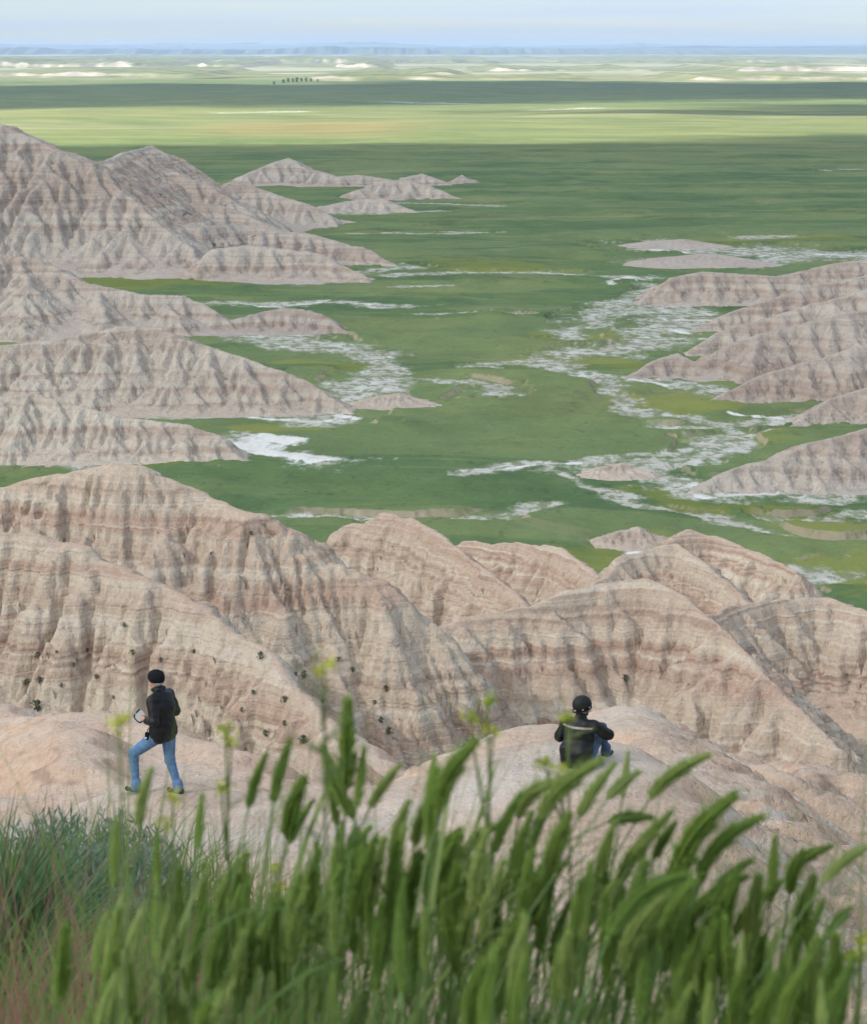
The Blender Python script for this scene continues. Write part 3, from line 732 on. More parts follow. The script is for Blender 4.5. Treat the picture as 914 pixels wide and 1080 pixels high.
scarp('far_hills', 24000, -9000, 9000, 104, 9000, 15.2, 'hazy blue upland along the horizon', wig=800, face=900, gaps=-.4)
scarp('far_hills', 40000, -15000, 15000, 190, 9000, 18.3, 'faint farthest upland on the horizon', wig=800, face=1500, gaps=-.5)
# ------------------------------------------------------------------ people: smooth bodies from distance fields
def surf(prims, vox, k=.03, wrinkle=0.0, wscale=.07, seed=0):
    """One continuous skin around round cones and ellipsoids."""
    lo = np.array([1e9] * 3); hi = -lo
    for p in prims:
        if p[0] == 'c':
            for q, r in ((p[1], p[2]), (p[3], p[4])): lo = np.minimum(lo, np.array(q) - r); hi = np.maximum(hi, np.array(q) + r)
        else:
            R = max(p[2]); lo = np.minimum(lo, np.array(p[1]) - R); hi = np.maximum(hi, np.array(p[1]) + R)
    lo -= .03; hi += .03
    n = np.ceil((hi - lo) / vox).astype(int) + 1
    D = np.full(n, 1.0)
    ax = [lo[a_] + np.arange(n[a_]) * vox for a_ in range(3)]
    for p in prims:
        if p[0] == 'c':
            a_ = np.minimum(np.array(p[1]) - p[2], np.array(p[3]) - p[4]); b_ = np.maximum(np.array(p[1]) + p[2], np.array(p[3]) + p[4])
        else:
            R = max(p[2]); a_ = np.array(p[1]) - R; b_ = np.array(p[1]) + R
        i0 = np.maximum(((a_ - lo - .06) / vox).astype(int), 0); i1 = np.minimum(((b_ - lo + .06) / vox).astype(int) + 1, n)
        G = np.meshgrid(ax[0][i0[0]:i1[0]], ax[1][i0[1]:i1[1]], ax[2][i0[2]:i1[2]], indexing='ij')
        P = np.stack(G, -1)
        if p[0] == 'c':
            A_, B_ = np.array(p[1], float), np.array(p[3], float)
            d = B_ - A_
            t = np.clip(((P - A_) @ d) / (d @ d + 1e-12), 0, 1)
            dist = np.linalg.norm(P - A_ - t[..., None] * d, axis=-1) - (p[2] + t * (p[4] - p[2]))
        else:
            M = np.array(p[3].to_3x3() if len(p) > 3 else Matrix.Identity(3))
            L = (P - np.array(p[1])) @ M
            r = np.array(p[2])
            k0 = np.linalg.norm(L / r, axis=-1); k1 = np.linalg.norm(L / (r * r), axis=-1) + 1e-9
            dist = k0 * (k0 - 1) / k1
        S = D[i0[0]:i1[0], i0[1]:i1[1], i0[2]:i1[2]]
        h = np.clip(.5 + .5 * (S - dist) / k, 0, 1)
        D[i0[0]:i1[0], i0[1]:i1[1], i0[2]:i1[2]] = S * (1 - h) + dist * h - k * h * (1 - h)
    if wrinkle:
        G = np.meshgrid(*ax, indexing='ij')
        m = np.abs(D) < .05
        x_, y_, z_ = G[0][m], G[1][m], G[2][m]
        D[m] += wrinkle * (perlin((x_ + y_ * .6) / wscale * .6 + seed, z_ / wscale * 1.6 + y_ * 4) + .5 * perlin(x_ / wscale * 1.7 + 9, (z_ + y_) / wscale * 1.9 + seed))
    # surface nets
    s = D < 0
    c = [s[i:n[0] - 1 + i, j:n[1] - 1 + j, kk:n[2] - 1 + kk] for i in (0, 1) for j in (0, 1) for kk in (0, 1)]
    cnt = sum(x.astype(np.int8) for x in c)
    act = (cnt > 0) & (cnt < 8)
    idx = np.full(act.shape, -1); ii = np.argwhere(act); idx[act] = np.arange(len(ii))
    acc = np.zeros((len(ii), 3)); num = np.zeros(len(ii))
    cor = [(i, j, kk) for i in (0, 1) for j in (0, 1) for kk in (0, 1)]
    for a_ in range(8):
        for b_ in range(a_ + 1, 8):
            if sum(abs(np.array(cor[a_]) - np.array(cor[b_]))) != 1: continue
            da = D[ii[:, 0] + cor[a_][0], ii[:, 1] + cor[a_][1], ii[:, 2] + cor[a_][2]]
            db = D[ii[:, 0] + cor[b_][0], ii[:, 1] + cor[b_][1], ii[:, 2] + cor[b_][2]]
            m = (da < 0) != (db < 0)
            t = np.where(m, da / (da - db + 1e-12), 0)
            pt = np.array(cor[a_]) + t[:, None] * (np.array(cor[b_]) - np.array(cor[a_]))
            acc[m] += pt[m]; num[m] += 1
    V = lo + (ii + acc / num[:, None]) * vox
    quads = []
    for a_ in range(3):
        u_, v_ = (a_ + 1) % 3, (a_ + 2) % 3
        sl0 = [slice(1, -1)] * 3; sl1 = [slice(1, -1)] * 3
        sl0[a_] = slice(0, -1); sl1[a_] = slice(1, None)
        s0, s1 = s[tuple(sl0)], s[tuple(sl1)]
        for sgn in (0, 1):
            m = (s0 & ~s1) if sgn == 0 else (~s0 & s1)
            e = np.argwhere(m)
            off = np.ones(3, int); off[a_] = 0
            e = e + off
            def cell(du, dv):
                q = e.copy(); q[:, u_] -= du; q[:, v_] -= dv
                return idx[q[:, 0], q[:, 1], q[:, 2]]
            q = np.stack((cell(1, 1), cell(0, 1), cell(0, 0), cell(1, 0)), -1)
            quads.append(q if sgn == 0 else q[:, ::-1])
    return V, np.concatenate(quads)

def sobj(name, prims, mat, parent, vox=.008, k=.03, wrinkle=0.0, wscale=.07, seed=0):
    V, q = surf(prims, vox, k, wrinkle, wscale, seed)
    return link(name, mesh_np(name, V, quads=q), mat, parent)

def plainmat(name, col, rough=.8, spec=.3, var=.25, scale=30, bump=.0):
    T = NT(name); p = T.obj()
    n = T.noise(p, scale, 4, .65)
    c = T.ramp(n, [(.3, tuple(v * (1 - var) for v in col)), (.7, tuple(min(1, v * (1 + var)) for v in col))])
    T.bsdf(c, rough, spec, T.bump(n, bump, 1) if bump else None)
    return T.m
M_SKIN = plainmat('skin', (.50, .27, .19), .6, .3, .12)
M_LEATHER = plainmat('black_leather', (.006, .0065, .0075), .5, .28, .3, 22, .004)
M_JEANS = plainmat('denim', (.105, .20, .34), .9, .1, .28, 14, .003)
M_DJEANS = plainmat('dark_denim', (.07, .12, .20), .9, .1, .28, 14, .003)
M_SHOE = plainmat('shoe_leather', (.02, .019, .018), .6, .3)
M_CAP = plainmat('black_knit', (.011, .012, .015), .9, .1, .3, 60, .002)
M_HELMET = plainmat('black_helmet', (.008, .009, .010), .6, .3, .2)
M_PALE = plainmat('pale_cloth', (.30, .285, .25), .8, .2, .2)
M_STUD = plainmat('bright_metal', (.62, .62, .60), .3, .6, .05)
M_HAIR = plainmat('dark_hair', (.03, .022, .016), .8, .2, .3, 80)
M_PAPER = plainmat('pale_paper', (.42, .45, .46), .7, .2, .05)

def person_frame(name, p, fwd, label):
    e = empty(name, p)
    f = Vector((fwd[0], fwd[1], 0)).normalized(); l = Vector((-f.y, f.x, 0))
    tag(e, label, 'person')
    return e, (lambda a, b, c: tuple(f * a + l * b + Vector((0, 0, c))))

def fingers(prims, L, wrist, palm, spread, curl, thumb):
    """Four fingers of unequal length, two bends each, and a thumb off the side of the palm."""
    w, pc = Vector(wrist), Vector(palm)
    ax = (pc - w).normalized(); sd = Vector(spread).normalized(); cu = Vector(curl).normalized()
    prims.append(('c', wrist, .026, palm, .030))
    for k, ln in enumerate((.062, .070, .066, .050)):
        b = pc + ax * .028 + sd * (.030 - .020 * k)
        m1 = b + (ax * .8 + cu * .5).normalized() * ln * .5
        m2 = m1 + (ax * .15 + cu * 1.0).normalized() * ln * .5
        prims.append(('c', tuple(b), .0095, tuple(m1), .009)); prims.append(('c', tuple(m1), .009, tuple(m2), .0075))
    t0 = w + (pc - w) * .45 + sd * .03
    t1 = t0 + (ax * .6 + Vector(thumb)).normalized() * .035
    prims.append(('c', tuple(t0), .012, tuple(t1), .011)); prims.append(('c', tuple(t1), .011, tuple(t1 + (ax + cu * .6).normalized() * .03), .008))

def head_prims(L, cx, cl, cz, tf, tl, s=1.0):
    """Skull, jaw, nose, ears, brow and lips; tf, tl turn the face (forward and left share)."""
    def q(a, b, c): return L(cx + tf * a - tl * b, cl + tl * a + tf * b, cz + c)
    F_ = Vector(q(1, 0, 0)) - Vector(q(0, 0, 0)); S_ = Vector(q(0, 1, 0)) - Vector(q(0, 0, 0))
    M = Matrix((F_, S_, Vector((0, 0, 1)))).transposed()
    pr = [('e', q(-.005, 0, .03), (.098, .078, .100), M), ('e', q(.02, 0, -.045), (.070, .060, .075), M), ('c', q(.088, 0, .0), .010, q(.102, 0, -.022), .014),
          ('e', q(.078, .03, .022), (.014, .022, .008), M), ('e', q(.078, -.03, .022), (.014, .022, .008), M), ('e', q(.074, 0, -.058), (.014, .024, .010), M), ('e', q(.062, 0, -.095), (.022, .026, .018), M),
          ('e', q(.0, .08, -.01), (.020, .010, .030), M), ('e', q(.0, -.08, -.01), (.020, .010, .030), M)]
    return pr, q, M

# --- standing person, stepping to the left with head down
p0 = P_STAND.copy()
foot_z = lambda x, y: float(hill.z(x, y))
p0.z = foot_z(p0.x, p0.y) - .01
S, L = person_frame('person', p0, (-.87, .49), 'person standing with bent knee in black jacket, blue jeans and black cap')
def legs(L, hipL, kneeL, ankL, hipR, kneeR, ankR, k=1.0):
    return [('c', hipL, .088 * k, kneeL, .058 * k), ('c', kneeL, .058 * k, ankL, .040 * k), ('c', hipR, .088 * k, kneeR, .058 * k), ('c', kneeR, .058 * k, ankR, .040 * k)]
hL, kL, aL = L(.06, .095, .88), L(.475, .12, .57), L(.43, .13, .10)
hR, kR, aR = L(.02, -.095, .88), L(.01, -.11, .48), L(-.12, -.12, .10)
shL, elL, wrL, pmL = L(.07, .20, 1.42), L(-.02, .28, 1.15), L(.17, .215, 1.12), L(.235, .19, 1.125)
shR, elR, wrR, pmR = L(.07, -.20, 1.42), L(.02, -.28, 1.15), L(.20, -.12, 1.10), L(.26, -.08, 1.105)
hp, hq, hM = head_prims(L, .145, .0, 1.665, .93, .12)
body = hp + [('c', L(.10, 0, 1.46), .060, L(.135, 0, 1.60), .056), ('e', L(.05, 0, 1.27), (.13, .17, .22), Matrix((Vector(L(1, 0, 0)), Vector(L(0, 1, 0)), Vector((0, 0, 1)))).transposed()), ('c', L(.04, 0, 1.10), .11, L(.04, 0, .92), .095)]
body += legs(L, hL, kL, aL, hR, kR, aR, .9)
body += [('c', shL, .055, elL, .042), ('c', elL, .040, wrL, .028), ('c', shR, .055, elR, .042), ('c', elR, .040, wrR, .028), ('c', aL, .035, L(.55, .13, .05), .03), ('c', aR, .035, L(.0, -.12, .05), .03)]
fingers(body, L, wrL, pmL, L(0, .2, 1), L(0, -1, -.1), L(.2, -.3, 1)); fingers(body, L, wrR, pmR, L(0, -.2, 1), L(0, 1, -.1), L(.2, .3, 1))
o = sobj('body', body, M_SKIN, S, .0062, .018)
tor = Matrix((Vector(L(1, 0, 0)), Vector(L(0, 1, 0)), Vector((0, 0, 1)))).transposed()
jk = [('e', L(.045, 0, 1.27), (.165, .225, .25), tor), ('e', L(.035, 0, 1.04), (.160, .210, .20), tor), ('c', L(.06, .11, 1.43), .085, L(.06, -.11, 1.43), .085), ('c', L(.09, 0, 1.49), .082, L(.105, 0, 1.535), .072),
      ('c', shL, .082, elL, .068), ('c', elL, .068, L(.15, .222, 1.12), .048), ('c', shR, .082, elR, .068), ('c', elR, .068, L(.18, -.13, 1.10), .048), ('c', L(.04, .075, .955), .150, L(.03, -.075, .955), .150), ('c', L(.045, .08, .90), .138, L(.02, -.08, .90), .138)]
sobj('jacket', jk, M_LEATHER, S, .008, .035, .010, .13, 3)
jn = legs(L, hL, kL, L(.43, .13, .085), hR, kR, L(-.12, -.12, .085), 1.24) + [('c', L(.04, .07, .92), .12, L(.04, -.07, .92), .12), ('c', L(.43, .13, .15), .070, L(.435, .13, .075), .074), ('c', L(-.11, -.12, .15), .070, L(-.12, -.12, .075), .074)]
sobj('jeans', jn, M_JEANS, S, .008, .03, .004, .11, 5)
for a_, dl in ((.43, .13), (-.12, -.12)):
    sobj('shoe', [('c', L(a_ - .05, dl, .045), .042, L(a_ + .06, dl, .045), .044), ('c', L(a_ + .06, dl, .04), .043, L(a_ + .16, dl, .035), .036), ('c', L(a_ - .02, dl, .05), .042, L(a_ - .01, dl, .11), .044)], M_SHOE, S, .008, .02)
sobj('cap', [('e', hq(-.012, 0, .052), (.116, .100, .092), hM), ('e', hq(-.018, 0, .01), (.112, .098, .075), hM)], M_CAP, S, .007, .02, .002, .03)
V, q = surf([('c', hq(-.06, .045, -.052), .036, hq(-.06, -.045, -.052), .036), ('e', hq(-.042, 0, -.046), (.076, .086, .024), hM)], .006, .01)
link('headband', mesh_np('headband', V, quads=q), M_PALE, S)
sobj('collar', [('c', L(.06, .05, 1.535), .040, L(.06, -.05, 1.535), .040), ('c', L(.06, .05, 1.535), .036, L(.15, .06, 1.53), .03), ('c', L(.06, -.05, 1.535), .036, L(.15, -.06, 1.53), .03)], M_LEATHER, S, .007, .02)

# the pale pad with its dark rim, held in the hands
H = empty('folder', Vector(p0) + Vector(L(.33, .13, 1.14)))
tag(H, 'small pale pad with curved dark rim held by the standing person', 'pad')
a_, b_, n_ = Vector(L(.55, .10, .45)).normalized(), Vector(L(-.25, -.05, 1)).normalized(), None
n_ = a_.cross(b_).normalized(); b_ = n_.cross(a_)
bm = bmesh.new()
cs = []
for i in range(20):
    t = i / 20 * 2 * PI
    x, y = .066 * math.copysign(abs(math.cos(t)) ** .55, math.cos(t)), .085 * math.copysign(abs(math.sin(t)) ** .55, math.sin(t))
    cs.append((x, y))
for sgn in (-1, 1): bm.faces.new([bm.verts.new(a_ * x + b_ * y + n_ * (.006 * sgn)) for x, y in (cs if sgn > 0 else cs[::-1])])
bm.verts.ensure_lookup_table()
for i in range(20):
    A0, A1 = bm.verts[20 + i], bm.verts[20 + (i + 1) % 20]; B0, B1 = bm.verts[19 - i], bm.verts[19 - (i + 1) % 20]
    bm.faces.new((A0, B0, B1, A1))
me = bpy.data.meshes.new('page'); bm.to_mesh(me); bm.free(); link('page', me, M_PAPER, H)
sobj('rim', [('c', tuple(a_ * cs[i][0] * 1.04 + b_ * cs[i][1] * 1.04), .011, tuple(a_ * cs[(i + 1) % 20][0] * 1.04 + b_ * cs[(i + 1) % 20][1] * 1.04), .011) for i in list(range(9, 19)) + [0, 1]], M_CAP, H, .005, .006)
# belt pouch
Bp = empty('belt_pouch', Vector(p0) + Vector(L(.17, .20, .90)))
tag(Bp, 'small dark pouch with a bright clasp hanging at the hip of the standing person', 'pouch')
sobj('pouch', [('c', (0, 0, .02), .030, (0, 0, -.035), .032)], M_CAP, Bp, .006, .02); sobj('clasp', [('e', (-.012, -.034, -.03), (.018, .008, .014))], M_STUD, Bp, .004, .005)
sobj('strap', [('c', (0, 0, .03), .006, (.02, .03, .10), .006)], M_CAP, Bp, .004, .004)

# --- seated person, back to the camera, looking out to the right
p1 = P_SEAT.copy(); p1.z = foot_z(p1.x, p1.y)
S, L = person_frame('person', p1, (.50, .87), 'person seated on the ground with back turned, black half helmet and leather jacket')
tor = Matrix((Vector(L(1, 0, 0)), Vector(L(0, 1, 0)), Vector((0, 0, 1)))).transposed()
rt = Quaternion((0, 0, 1), 0).to_matrix()
hp, hq, hM = head_prims(L, .125, -.01, .80, .80, -.60)
shL, elL, wrL, pmL = L(.10, .20, .585), L(.13, .315, .36), L(.40, .16, .40), L(.46, .10, .41)
shR, elR, wrR, pmR = L(.10, -.20, .585), L(.31, -.30, .43), L(.46, -.10, .45), L(.50, -.03, .45)
hL, kL, aL = L(.08, .10, .11), L(.46, .16, .46), L(.60, .12, .09)
hR, kR, aR = L(.08, -.10, .11), L(.46, -.13, .46), L(.62, -.12, .09)
body = hp + [('c', L(.09, 0, .62), .06, L(.115, 0, .74), .055), ('e', L(.05, 0, .42), (.13, .17, .22), tor), ('c', L(.02, 0, .28), .11, L(.02, 0, .13), .095)] + legs(L, hL, kL, aL, hR, kR, aR, .88)
body += [('c', shL, .055, elL, .042), ('c', elL, .040, wrL, .028), ('c', shR, .055, elR, .042), ('c', elR, .040, wrR, .028), ('c', aL, .035, L(.72, .12, .05), .03), ('c', aR, .035, L(.74, -.12, .05), .03)]
fingers(body, L, wrL, pmL, L(.3, 0, 1), L(.3, -1, -.2), L(.2, -.3, 1)); fingers(body, L, wrR, pmR, L(.3, 0, 1), L(.3, 1, -.2), L(.2, .3, 1))
sobj('body', body, M_SKIN, S, .0062, .018)
jk = [('e', L(.055, 0, .43), (.150, .215, .25), tor), ('e', L(.005, 0, .22), (.155, .205, .17), tor), ('c', L(.075, .12, .575), .092, L(.075, -.12, .575), .092), ('c', L(.085, 0, .64), .085, L(.10, 0, .685), .074), ('c', L(-.01, .10, .12), .125, L(-.01, -.10, .12), .125), ('c', L(-.03, .08, .25), .15, L(-.03, -.08, .25), .15),
      ('c', shL, .085, elL, .072), ('c', elL, .070, L(.38, .175, .40), .050), ('c', shR, .085, elR, .072), ('c', elR, .070, L(.44, -.12, .448), .050)]
jo = sobj('jacket', jk, M_LEATHER, S, .008, .035, .010, .14, 8)
jn = legs(L, hL, kL, L(.60, .12, .075), hR, kR, L(.62, -.12, .075), 1.14) + [('c', L(.05, .08, .115), .105, L(.05, -.08, .115), .105), ('c', L(.60, .12, .15), .064, L(.60, .12, .08), .066), ('c', L(.62, -.12, .15), .064, L(.62, -.12, .08), .066)]
sobj('jeans', jn, M_DJEANS, S, .008, .03, .005, .11, 5)
for a_, dl in ((.60, .12), (.62, -.12)):
    sobj('shoe', [('c', L(a_ - .05, dl, .045), .042, L(a_ + .06, dl, .045), .044), ('c', L(a_ + .06, dl, .04), .043, L(a_ + .16, dl, .035), .036), ('c', L(a_ - .02, dl, .05), .042, L(a_ - .01, dl, .11), .044)], M_SHOE, S, .008, .02)
# pale stripe across the shoulders, following the leather
jm = jo.data; nv = len(jm.vertices); co = np.empty(nv * 3, np.float32); jm.vertices.foreach_get('co', co); co = co.reshape(-1, 3)
no = np.empty(nv * 3, np.float32); jm.vertex_normals.foreach_get('vector', no); no = no.reshape(-1, 3)
fq = np.empty(len(jm.polygons) * 4, np.int32); jm.polygons.foreach_get('vertices', fq); fq = fq.reshape(-1, 4)
fv, lv = np.array(L(1, 0, 0)), np.array(L(0, 1, 0))
cc = co[fq].mean(1); nn = no[fq].mean(1)
m = (cc[:, 2] > .56) & (cc[:, 2] < .584) & (nn @ fv < -.25) & (np.abs(cc @ lv) < .215)
fs = fq[m]; us = np.unique(fs); rm = np.full(nv, -1); rm[us] = np.arange(len(us))
sv = co[us] + no[us] * .004
link('reflective_stripe', mesh_np('reflective_stripe', np.concatenate((sv, co[us])), quads=np.concatenate((rm[fs], rm[fs][:, ::-1] + len(us)))), M_PALE, S)
# half helmet: shell with a rolled rim, studs, chin strap
V, q = surf([('e', hq(-.008, 0, .045), (.132, .112, .122), hM)], .006, .01)
R3 = np.array(hM); C3 = np.array(hq(0, 0, 0))
loc = (V - C3) @ R3
cut_z = -.018 + .22 * np.clip(loc[:, 0], -.2, .2)
loc[:, 2] = np.maximum(loc[:, 2], cut_z)
V = loc @ R3.T + C3
hel = link('helmet', mesh_np('helmet', V, quads=q), M_HELMET, S)
rim = []
for i in range(28):
    t = i / 28 * 2 * PI; x, y = -.008 + .124 * math.cos(t), .106 * math.sin(t)
    rim.append(hq(x, y, -.014 + .22 * x))
sobj('rim', [('c', rim[i], .009, rim[(i + 1) % 28], .009) for i in range(28)], M_CAP, hel, .005, .006)
for x, y in ((-.10, .055), (-.115, -.030), (-.045, -.098), (.05, -.098), (-.03, .10)):
    z_ = -.018 + .22 * x + .030
    d_ = Vector((x + .008, y, z_ - .045)); d_ = d_ / math.sqrt((d_.x / .134) ** 2 + (d_.y / .114) ** 2 + (d_.z / .124) ** 2)
    sobj('stud', [('e', hq(-.008 + d_.x, d_.y, .045 + d_.z), (.009, .009, .009))], M_STUD, hel, .003, .004)
sobj('chin_strap', [('c', hq(.02, -.085, -.02), .007, hq(.035, -.068, -.08), .007), ('c', hq(.035, -.068, -.08), .007, hq(.045, 0, -.125), .007), ('c', hq(.045, 0, -.125), .007, hq(.035, .068, -.08), .007), ('c', hq(.035, .068, -.08), .007, hq(.02, .085, -.02), .007)], M_CAP, hel, .005, .006)
# ------------------------------------------------------------------ shrubs on the clay slopes
def leafmat(name, cols, rough=.6, trans=.25, scale=25):
    T = NT(name)
    oi = T.n('ObjectInfo'); p = T.obj()
    n = T.noise(p, scale, 3)
    c = T.ramp(T.math('ADD', T.math('MULTIPLY', n, .45), T.math('MULTIPLY', oi.outputs['Random'], .55)), cols)
    b = T.n('BsdfPrincipled'); T.l(c, b.inputs['Base Color']); b.inputs['Roughness'].default_value = rough; b.inputs['Specular IOR Level'].default_value = .25
    tl = T.n('BsdfTranslucent'); T.l(c, tl.inputs[0])
    m = T.n('MixShader'); m.inputs[0].default_value = trans; T.l(b.outputs[0], m.inputs[1]); T.l(tl.outputs[0], m.inputs[2])
    T.l(m.outputs[0], T.out.inputs[0])
    return T.m
M_SHRUB = leafmat('shrub_leaf', [(.3, (.095, .115, .075)), (.6, (.15, .165, .115))])
M_SAGE = leafmat('sage_leaf', [(.3, (.17, .24, .19)), (.6, (.27, .35, .285))])
M_TWIG = plainmat('twig', (.16, .13, .10), .9, .1)
M_GRASS = leafmat('grass_blade', [(.2, (.095, .185, .045)), (.5, (.165, .265, .065)), (.8, (.29, .35, .115))], .5, .5, 9)
M_STEM = leafmat('grass_stem', [(.3, (.14, .24, .075)), (.7, (.23, .32, .12))], .5, .3, 20)
M_HEAD = leafmat('seed_head', [(.20, (.180, .29, .055)), (.5, (.28, .41, .085)), (.8, (.44, .53, .18))], .55, .5, 160)
M_DRY = leafmat('cheatgrass', [(.3, (.25, .13, .095)), (.55, (.36, .22, .15)), (.75, (.36, .33, .16))], .6, .45, 12)
M_YEL = leafmat('yellow_bloom', [(.3, (.30, .36, .03)), (.7, (.48, .50, .05))], .6, .3, 60)
M_WEED = leafmat('weed_green', [(.3, (.16, .23, .075)), (.7, (.25, .31, .12))], .6, .35, 30)

def hit(px, py, fields, y0=18, y1=420):
    d = ray(px, py); d = d / d.y
    Ys = np.arange(y0, y1, .12)
    X_, Z_ = d.x * Ys, d.z * Ys
    top = np.full(Ys.shape, -1e9)
    for f in fields:
        ins = f.inside(X_, Ys)
        top = np.maximum(top, np.where(ins, f.z(X_, Ys), -1e9))
    k = np.argmax(top > Z_)
    if top[k] <= Z_[k]: return None
    return Vector((X_[k], Ys[k], top[k]))

def clump(rng, w, h, n, leaf, flat=.6):
    """Loose crown of small leaf faces round a few twigs."""
    V, T_ = [], []
    for _ in range(n):
        a = rng.random() * 2 * PI; r = w * math.sqrt(rng.random()) * .5; z = h * (.12 + .88 * rng.random() ** .8)
        r *= math.sqrt(max(.05, 1 - (z / h - .35) ** 2 * 1.6)) * (.75 + .4 * math.sin(3 * a + 1))
        c = np.array([r * math.cos(a), r * math.sin(a), z])
        u = rng.normal(size=3); u /= np.linalg.norm(u); v = np.cross(u, rng.normal(size=3)); v /= np.linalg.norm(v) + 1e-9
        L = leaf * (.6 + .8 * rng.random())
        i = len(V); V += [c - u * L * .5, c + v * L * .28, c + u * L * .5, c - v * L * .28]; T_.append((i, i + 1, i + 2, i + 3))
    return V, T_
def twigs(rng, w, h, n, r):
    V, Q = [], []
    for _ in range(n):
        a = rng.random() * 2 * PI; e = np.array([math.cos(a) * w * .42 * rng.random(), math.sin(a) * w * .42 * rng.random(), h * (.6 + .35 * rng.random())])
        tube([(0, 0, -.05), tuple(e * .5 + np.array([0, 0, .05 * h])), tuple(e)], [r, r * .7, r * .3], V, Q, 4)
    return V, Q
def tube(pts, rad, V, Q, n=5):
    i0 = len(V)
    P = [np.array(p, float) for p in pts]
    for k, p in enumerate(P):
        d = P[min(k + 1, len(P) - 1)] - P[max(k - 1, 0)]; d /= np.linalg.norm(d) + 1e-9
        a = np.cross(d, (0, 1, 0) if abs(d[1]) < .9 else (1, 0, 0)); a /= np.linalg.norm(a); b = np.cross(d, a)
        for j in range(n):
            t = 2 * PI * j / n
            V.append(p + rad[k] * (math.cos(t) * a + math.sin(t) * b))
    for k in range(len(P) - 1):
        for j in range(n):
            Q.append((i0 + k * n + j, i0 + k * n + (j + 1) % n, i0 + (k + 1) * n + (j + 1) % n, i0 + (k + 1) * n + j))

prng = np.random.default_rng(21)
sv = []
for k in range(4):
    V, Q = clump(prng, 1.0, .8, 150, .17); V2, Q2 = twigs(prng, 1.0, .8, 7, .022)
    sv.append((mesh_np('foliage', V, quads=Q, smooth=False), mesh_np('twigs', V2, quads=Q2)))
SHR = [(40, 698, 9), (28, 723, 11), (42, 720, 9), (40, 752, 17), (140, 691, 9), (131, 664, 7), (275, 696, 11), (321, 717, 10), (65, 726, 6), (102, 725, 7), (300, 745, 11), (267, 735, 7), (357, 698, 7), (372, 710, 7),
       (407, 730, 8), (410, 777, 12), (402, 765, 9), (312, 713, 6), (300, 767, 9), (320, 785, 13), (280, 780, 9), (265, 567, 6), (92, 687, 6), (659, 720, 10), (170, 700, 6), (205, 690, 6), (60, 690, 5), (340, 742, 6), (395, 745, 7), (255, 752, 6), (78, 705, 6), (120, 740, 5)]
for k, (px, py, w_) in enumerate(SHR):
    p = hit(px, py, [rl, rr])
    if p is None: continue
    s = w_ * p.y / F * .95
    if (px, py) == (659, 720): lb, gp = 'lone grey green shrub on the banded ridge above and right of the seated person', None
    elif (px, py) == (40, 752): lb, gp = 'largest dark shrub at the foot of the cream wall left of the standing person', None
    elif (px, py) == (265, 567): lb, gp = 'single tiny shrub high on the smooth shoulder of the big ridge', None
    elif px < 150: lb, gp = 'tiny dark shrub on the cream ridge wall left of the standing person', 'shrubs on the wall left of the standing person'
    elif px < 345: lb, gp = 'tiny dark shrub on the ridge wall between the standing person and the deep gully', 'shrubs on the wall right of the standing person'
    else: lb, gp = 'tiny dark shrub in the gullied nose of the big ridge, picture centre', 'shrubs on the gullied nose'
    root = empty('shrub', p, prng.random() * 6); root.scale = (s, s, s * (.8 + .5 * prng.random()))
    tag(root, lb, 'shrub', gp)
    f_, t_ = sv[k % 4]
    link('foliage', f_, M_SHRUB, root); link('twigs', t_, M_TWIG, root)

# a few trees far out on the plain
trng = np.random.default_rng(5)
V, Q = clump(trng, 1.0, 1.0, 220, .16); V2, Q2 = [], []
tube([(0, 0, -.1), (.01, 0, .35), (0, .02, .8)], [.05, .04, .015], V2, Q2, 6)
tc, tt = mesh_np('crown', V, quads=Q, smooth=False), mesh_np('trunk', V2, quads=Q2)
M_FTREE = leafmat('far_tree_leaf', [(.3, (.030, .055, .026)), (.7, (.05, .08, .036))])
for px, py, h_ in ((289, 88, 7), (299, 86.6, 9), (304, 86.2, 10), (309, 86, 9), (313, 86, 11), (318, 85.8, 9), (323, 85.8, 10), (328, 85.6, 8), (335, 85.5, 6)):
    g = gnd(px, py)
    r_ = empty('tree', (g.x, g.y, PLAIN + 3.0 * float(fbm(np.array([g.x / 420 + 3]), np.array([g.y / 520]), 3)[0]) - 1.5), trng.random() * 6)
    r_.scale = (h_ * 1.1, h_ * 1.1, h_)
    if px == 289: tag(r_, 'dark tree standing apart at the left end of the far tree row', 'tree')
    else: tag(r_, 'dark tree in the short row below the far white cliffs', 'tree', 'trees in the far row')
    link('crown', tc, M_FTREE, r_); link('trunk', tt, M_TWIG, r_)

